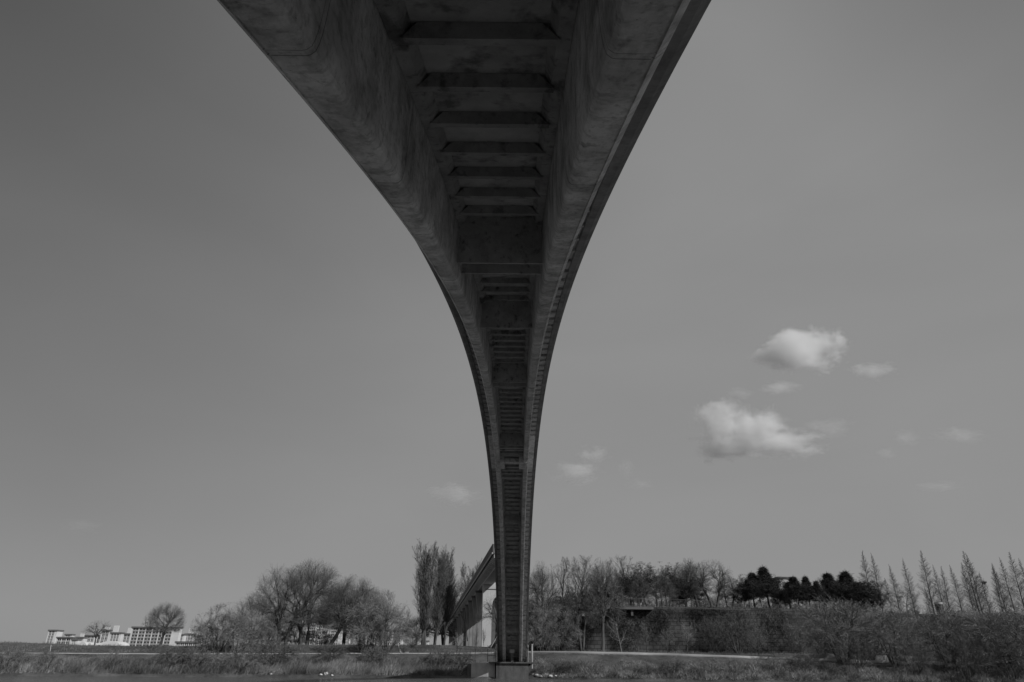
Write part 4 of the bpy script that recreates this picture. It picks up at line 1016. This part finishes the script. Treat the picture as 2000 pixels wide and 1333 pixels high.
# ------------------------------------------------------------------ city far behind the left bank
m_bw = M('white_facade', .66, .08, .15, rough=.8); m_bg = M('grey_facade', .36, .12, .15, rough=.8); m_bd = M('dark_window_band', .07, .4, .25, rough=.3, spec=.5)
m_broof = M('roof_grey', .14, .2, .2)
def apartment(px0, px1, top, Y, ang, lb, floors=12, bays=5, facade=None, box=None, depth=4.5, solid=.9, slant=0):
    p0 = at(px0, top, Y); p1 = at(px1, top, Y); W = (p1 - p0).x; H = p0.z - 1.5
    r = empty('apartment_block', (p0.x, Y, 1.5), ang, lb, 'building', 'apartment blocks beyond the left bank')
    fm = facade or m_bg; fh = H / floors
    mb = MB(); mb.box(0, W, .6, depth, 0, H); mb.build('wall', fm, r)
    for i in range(floors):
        z0 = i * fh
        if z0 + fh < 6: continue
        mb = MB(); mb.box(W * .01, W * .99, 0, .55, z0, z0 + fh * .42); mb.build('balcony', fm, r)
        mb = MB(); mb.box(W * .01, W * .99, .50, .59, z0 + fh * .45, z0 + fh * .92); mb.build('glazing', m_bd, r)
    for b_ in range(bays):
        x = W * (b_ + .5) / bays; mb = MB(); mb.box(x - .35, x + .35, .2, .595, 0, H); mb.build('mullion', fm, r)
    for b_ in range(bays + 1):
        x = W * b_ / bays; wdt = max(.5, W * .02) * (1.6 if b_ in (0, bays) else 1)
        mb = MB(); mb.box(x - wdt / 2, x + wdt / 2, -.15, .595, 0, H); mb.build('pier', m_bw, r)
    mb = MB(); mb.box(W + wdt / 2 + .01, W + wdt / 2 + solid, -.1, depth, 0, H); mb.build('gable_wall', m_bw, r)
    mb = MB(); mb.box(-.8, W + solid + .8, -.7, depth + .6, H + .002, H + 1.1); mb.build('roof', m_broof, r)
    if box:
        a, c, hh = box; hh *= .42; mb = MB(); mb.box(W * a, W * c, 1.5, depth - 2, H + 1.102, H + 1.1 + hh); mb.build('stair_tower', m_bw, r)
    return r
apartment(96, 108, 1233, 620, 0, 'narrow tower block at the far left end of the skyline', 11, 2, solid=1.5, depth=8)
apartment(112, 139, 1247, 600, 0, 'low grey block right of the narrow end tower', 6, 3)
apartment(141, 149, 1251, 560, 0, 'small pale block beside the low grey block', 5, 2)
apartment(151, 161, 1247, 590, 0, 'pale stepped block with a box on its roof', 6, 2, m_bw, box=(.2, .9, 6))
apartment(165, 185, 1243, 640, 0, 'grey flat-roofed block behind the isolated sparse tree', 8, 3)
apartment(200, 214, 1233, 640, 0, 'grey block right of the isolated sparse tree', 9, 2, box=(.1, .8, 5))
apartment(217, 234, 1238, 600, 0, 'white-piered block with a wide box on its roof', 9, 3, box=(.0, .6, 12))
apartment(236, 255, 1240, 615, 0, 'striped block left of the long slab', 9, 3, box=(.5, .85, 10))
apartment(259, 338, 1227, 580, 0, 'long white-piered apartment slab with a stair box on its roof', 10, 6, box=(.22, .36, 11), solid=5)
apartment(346, 358, 1241, 700, 0, 'slim tower just right of the long slab, behind the low white block', 9, 2)
apartment(380, 392, 1244, 690, 0, 'slim tower at the left edge of the large round bush', 8, 2, box=(.2, .8, 7))
apartment(186, 197, 1246, 660, 0, 'slim grey block hidden behind the isolated sparse tree trunk', 8, 2)
apartment(128, 138, 1241, 700, 0, 'slim pale tower rising behind the low grey block', 9, 2, m_bw)
apartment(520, 540, 1238, 680, 0, 'distant tower seen below the wide leaning willow', 9, 3, m_bw)
apartment(344, 385, 1256, 560, 0, 'low white block right of the long slab', 4, 5, m_bw)
apartment(362, 378, 1240, 720, 0, 'distant grey tower with a box on top seen above the low white block', 9, 3, box=(.25, .8, 12))
apartment(470, 500, 1247, 650, 0, 'distant block seen through the large round bush', 8, 4)
apartment(602, 618, 1215, 640, 0, 'pale tower seen just right of the tallest willow trunk', 14, 2, m_bw)
apartment(619, 634, 1218, 600, 0, 'tower with dark stacked balconies left of the slanting trunk', 14, 2, m_bw, solid=3)
apartment(648, 664, 1216, 640, 0, 'tower with a blank pale side right of the slanting trunk', 14, 2, m_bw)
apartment(665, 682, 1217, 590, 0, 'tower with a grid of white-framed windows behind the bushes', 13, 4, m_bw)
apartment(705, 717, 1228, 620, 0, 'thin tower seen behind the vase-shaped bushy willow', 12, 2, m_bw)
apartment(727, 736, 1220, 640, 0, 'thin tower directly behind the vase-shaped bushy willow', 12, 2, m_bw)
apartment(750, 784, 1232, 600, 0, 'stepped pale tower left of the poplars', 11, 4, m_bw, box=(.55, .8, 8))
apartment(822, 834, 1254, 640, 0, 'low distant block seen between the poplar trunks', 5, 3, m_bw)
# low pale halls in front of the blocks
for px0, px1, top, Y, lb in [(196, 236, 1252, 480, 'low white curved-roof hall in front of the blocks'), (155, 170, 1254, 470, 'small white hall left of the isolated sparse tree'), (172, 180, 1256, 465, 'tiny bright hut beside the isolated sparse tree')]:
    p0 = at(px0, top, Y); p1 = at(px1, top, Y); W = (p1 - p0).x / 2; H = p0.z - 1.5
    hroot = empty('white_hall', ((p0.x + p1.x) / 2, Y, 1.5), 0, lb, 'building', 'low white halls')
    mb = MB(); mb.box(-W, W, 0, 12, 0, H * .75); mb.build('wall', m_bg, hroot)
    arc = [(-W * 1.03, H * .752)] + [(-W * 1.03 * math.cos(t), H * .76 + H * .24 * math.sin(t)) for t in np.linspace(0.05, PI - .05, 14)] + [(W * 1.03, H * .752)]
    mb = MB(); mb.prism(arc, lambda a, c: (a, -.3, c), lambda a, c: (a, 12.3, c)); mb.build('roof', m_bw, hroot)

# ------------------------------------------------------------------ clouds
def cloud_mat(name, dens, seed, sc):
    m = bpy.data.materials.new(name); m.use_nodes = True; nt = m.node_tree; nt.nodes.clear()
    o = N(nt, 'ShaderNodeOutputMaterial'); pv = N(nt, 'ShaderNodeVolumePrincipled'); nt.links.new(pv.outputs[0], o.inputs['Volume'])
    pv.inputs['Color'].default_value = (1, 1, 1, 1); pv.inputs['Anisotropy'].default_value = .2
    tc = N(nt, 'ShaderNodeTexCoord')
    n1 = N(nt, 'ShaderNodeTexNoise', noise_dimensions='4D'); n1.inputs['W'].default_value = seed; n1.inputs['Scale'].default_value = sc; n1.inputs['Detail'].default_value = 8; n1.inputs['Roughness'].default_value = .7; n1.inputs['Distortion'].default_value = .3
    nt.links.new(tc.outputs['Object'], n1.inputs['Vector'])
    ln = N(nt, 'ShaderNodeVectorMath', operation='LENGTH'); nt.links.new(tc.outputs['Object'], ln.inputs[0])
    a = N(nt, 'ShaderNodeMapRange'); a.inputs['From Min'].default_value = .0; a.inputs['From Max'].default_value = 1.0; a.inputs['To Min'].default_value = .26; a.inputs['To Max'].default_value = -.34
    nt.links.new(ln.outputs['Value'], a.inputs['Value'])
    dens = dens * 3.2
    # soft falloff plus noise
    s_ = N(nt, 'ShaderNodeMath', operation='ADD'); nt.links.new(a.outputs[0], s_.inputs[0]); nt.links.new(n1.outputs['Fac'], s_.inputs[1])
    r_ = N(nt, 'ShaderNodeMapRange'); r_.inputs['From Min'].default_value = .51; r_.inputs['From Max'].default_value = .75; r_.inputs['To Max'].default_value = dens
    nt.links.new(s_.outputs[0], r_.inputs['Value']); nt.links.new(r_.outputs[0], pv.inputs['Density'])
    return m
def cloud(lobes, dens, lb, seed, sc=2.7, Y=1800):
    """one cloud: overlapping puffs, each a child volume of the cloud"""
    c = None
    px = sum(l[0] for l in lobes) / len(lobes); py = sum(l[1] for l in lobes) / len(lobes)
    root = empty('cloud', at(px, py, Y), 0, lb, 'cloud', 'small fair-weather clouds')
    for i, (x, y, rx, ry) in enumerate(lobes):
        p = at(x, y, Y + (i % 3 - 1) * 30); d = p.length / F
        bm = bmesh.new(); bmesh.ops.create_icosphere(bm, subdivisions=3, radius=1.0)
        me = bpy.data.meshes.new('puff'); bm.to_mesh(me); bm.free(); me.materials.append(cloud_mat('cloud_vapour', dens / 100, seed + i * 3.7, sc))
        o = bpy.data.objects.new('puff', me); COL.objects.link(o); o.parent = root; o.location = p - root.location
        o.scale = (rx * d * 1.65, (rx + ry) / 2 * d * 1.2, ry * d * 1.65)
CL = 1.0
cloud([(1556, 682, 92, 55), (1515, 700, 52, 30), (1608, 672, 56, 42)], 1.9, 'upper bright cloud, the whitest of all', 1)
cloud([(1706, 724, 50, 20)], .9, 'small faint cloud just right of the brightest cloud', 11)
cloud([(1408, 822, 60, 56), (1478, 832, 68, 56), (1425, 875, 96, 34), (1530, 868, 92, 36)], 1.7, 'large soft cloud with two humps below the brightest cloud', 21)
cloud([(1522, 758, 42, 18)], .9, 'wispy scrap between the two large clouds', 31)
cloud([(1448, 768, 30, 14)], .45, 'tiny wisp left of the scrap between the two large clouds', 35)
cloud([(1620, 835, 55, 26)], .35, 'thin veil right of the two-humped cloud', 38)
cloud([(1125, 922, 62, 30), (1158, 890, 36, 24)], 1.1, 'pale cloud near the bridge on its right side', 41)
cloud([(1222, 915, 24, 24)], .4, 'tiny wisp right of the pale cloud near the bridge', 45)
cloud([(1250, 946, 36, 14)], .35, 'flat faint wisp below the tiny one near the bridge', 47)
cloud([(888, 968, 66, 28)], 1.2, 'pale cloud left of the bridge, low in the sky', 51)
cloud([(1732, 886, 24, 14)], .5, 'tiny puff at the right, below the faint pair', 61)
cloud([(1768, 856, 34, 18)], .4, 'faint broken puff at the right', 65)
cloud([(1872, 850, 56, 20)], .4, 'thin streaky cloud near the right edge', 71)
cloud([(1835, 950, 46, 12)], .3, 'very faint flat streak low at the right', 75)
cloud([(155, 1028, 55, 18)], .2, 'very faint wisp low at the far left', 81)
for o in list(bpy.data.objects):
    if '_h' in o: del o['_h']
#@@REST@@
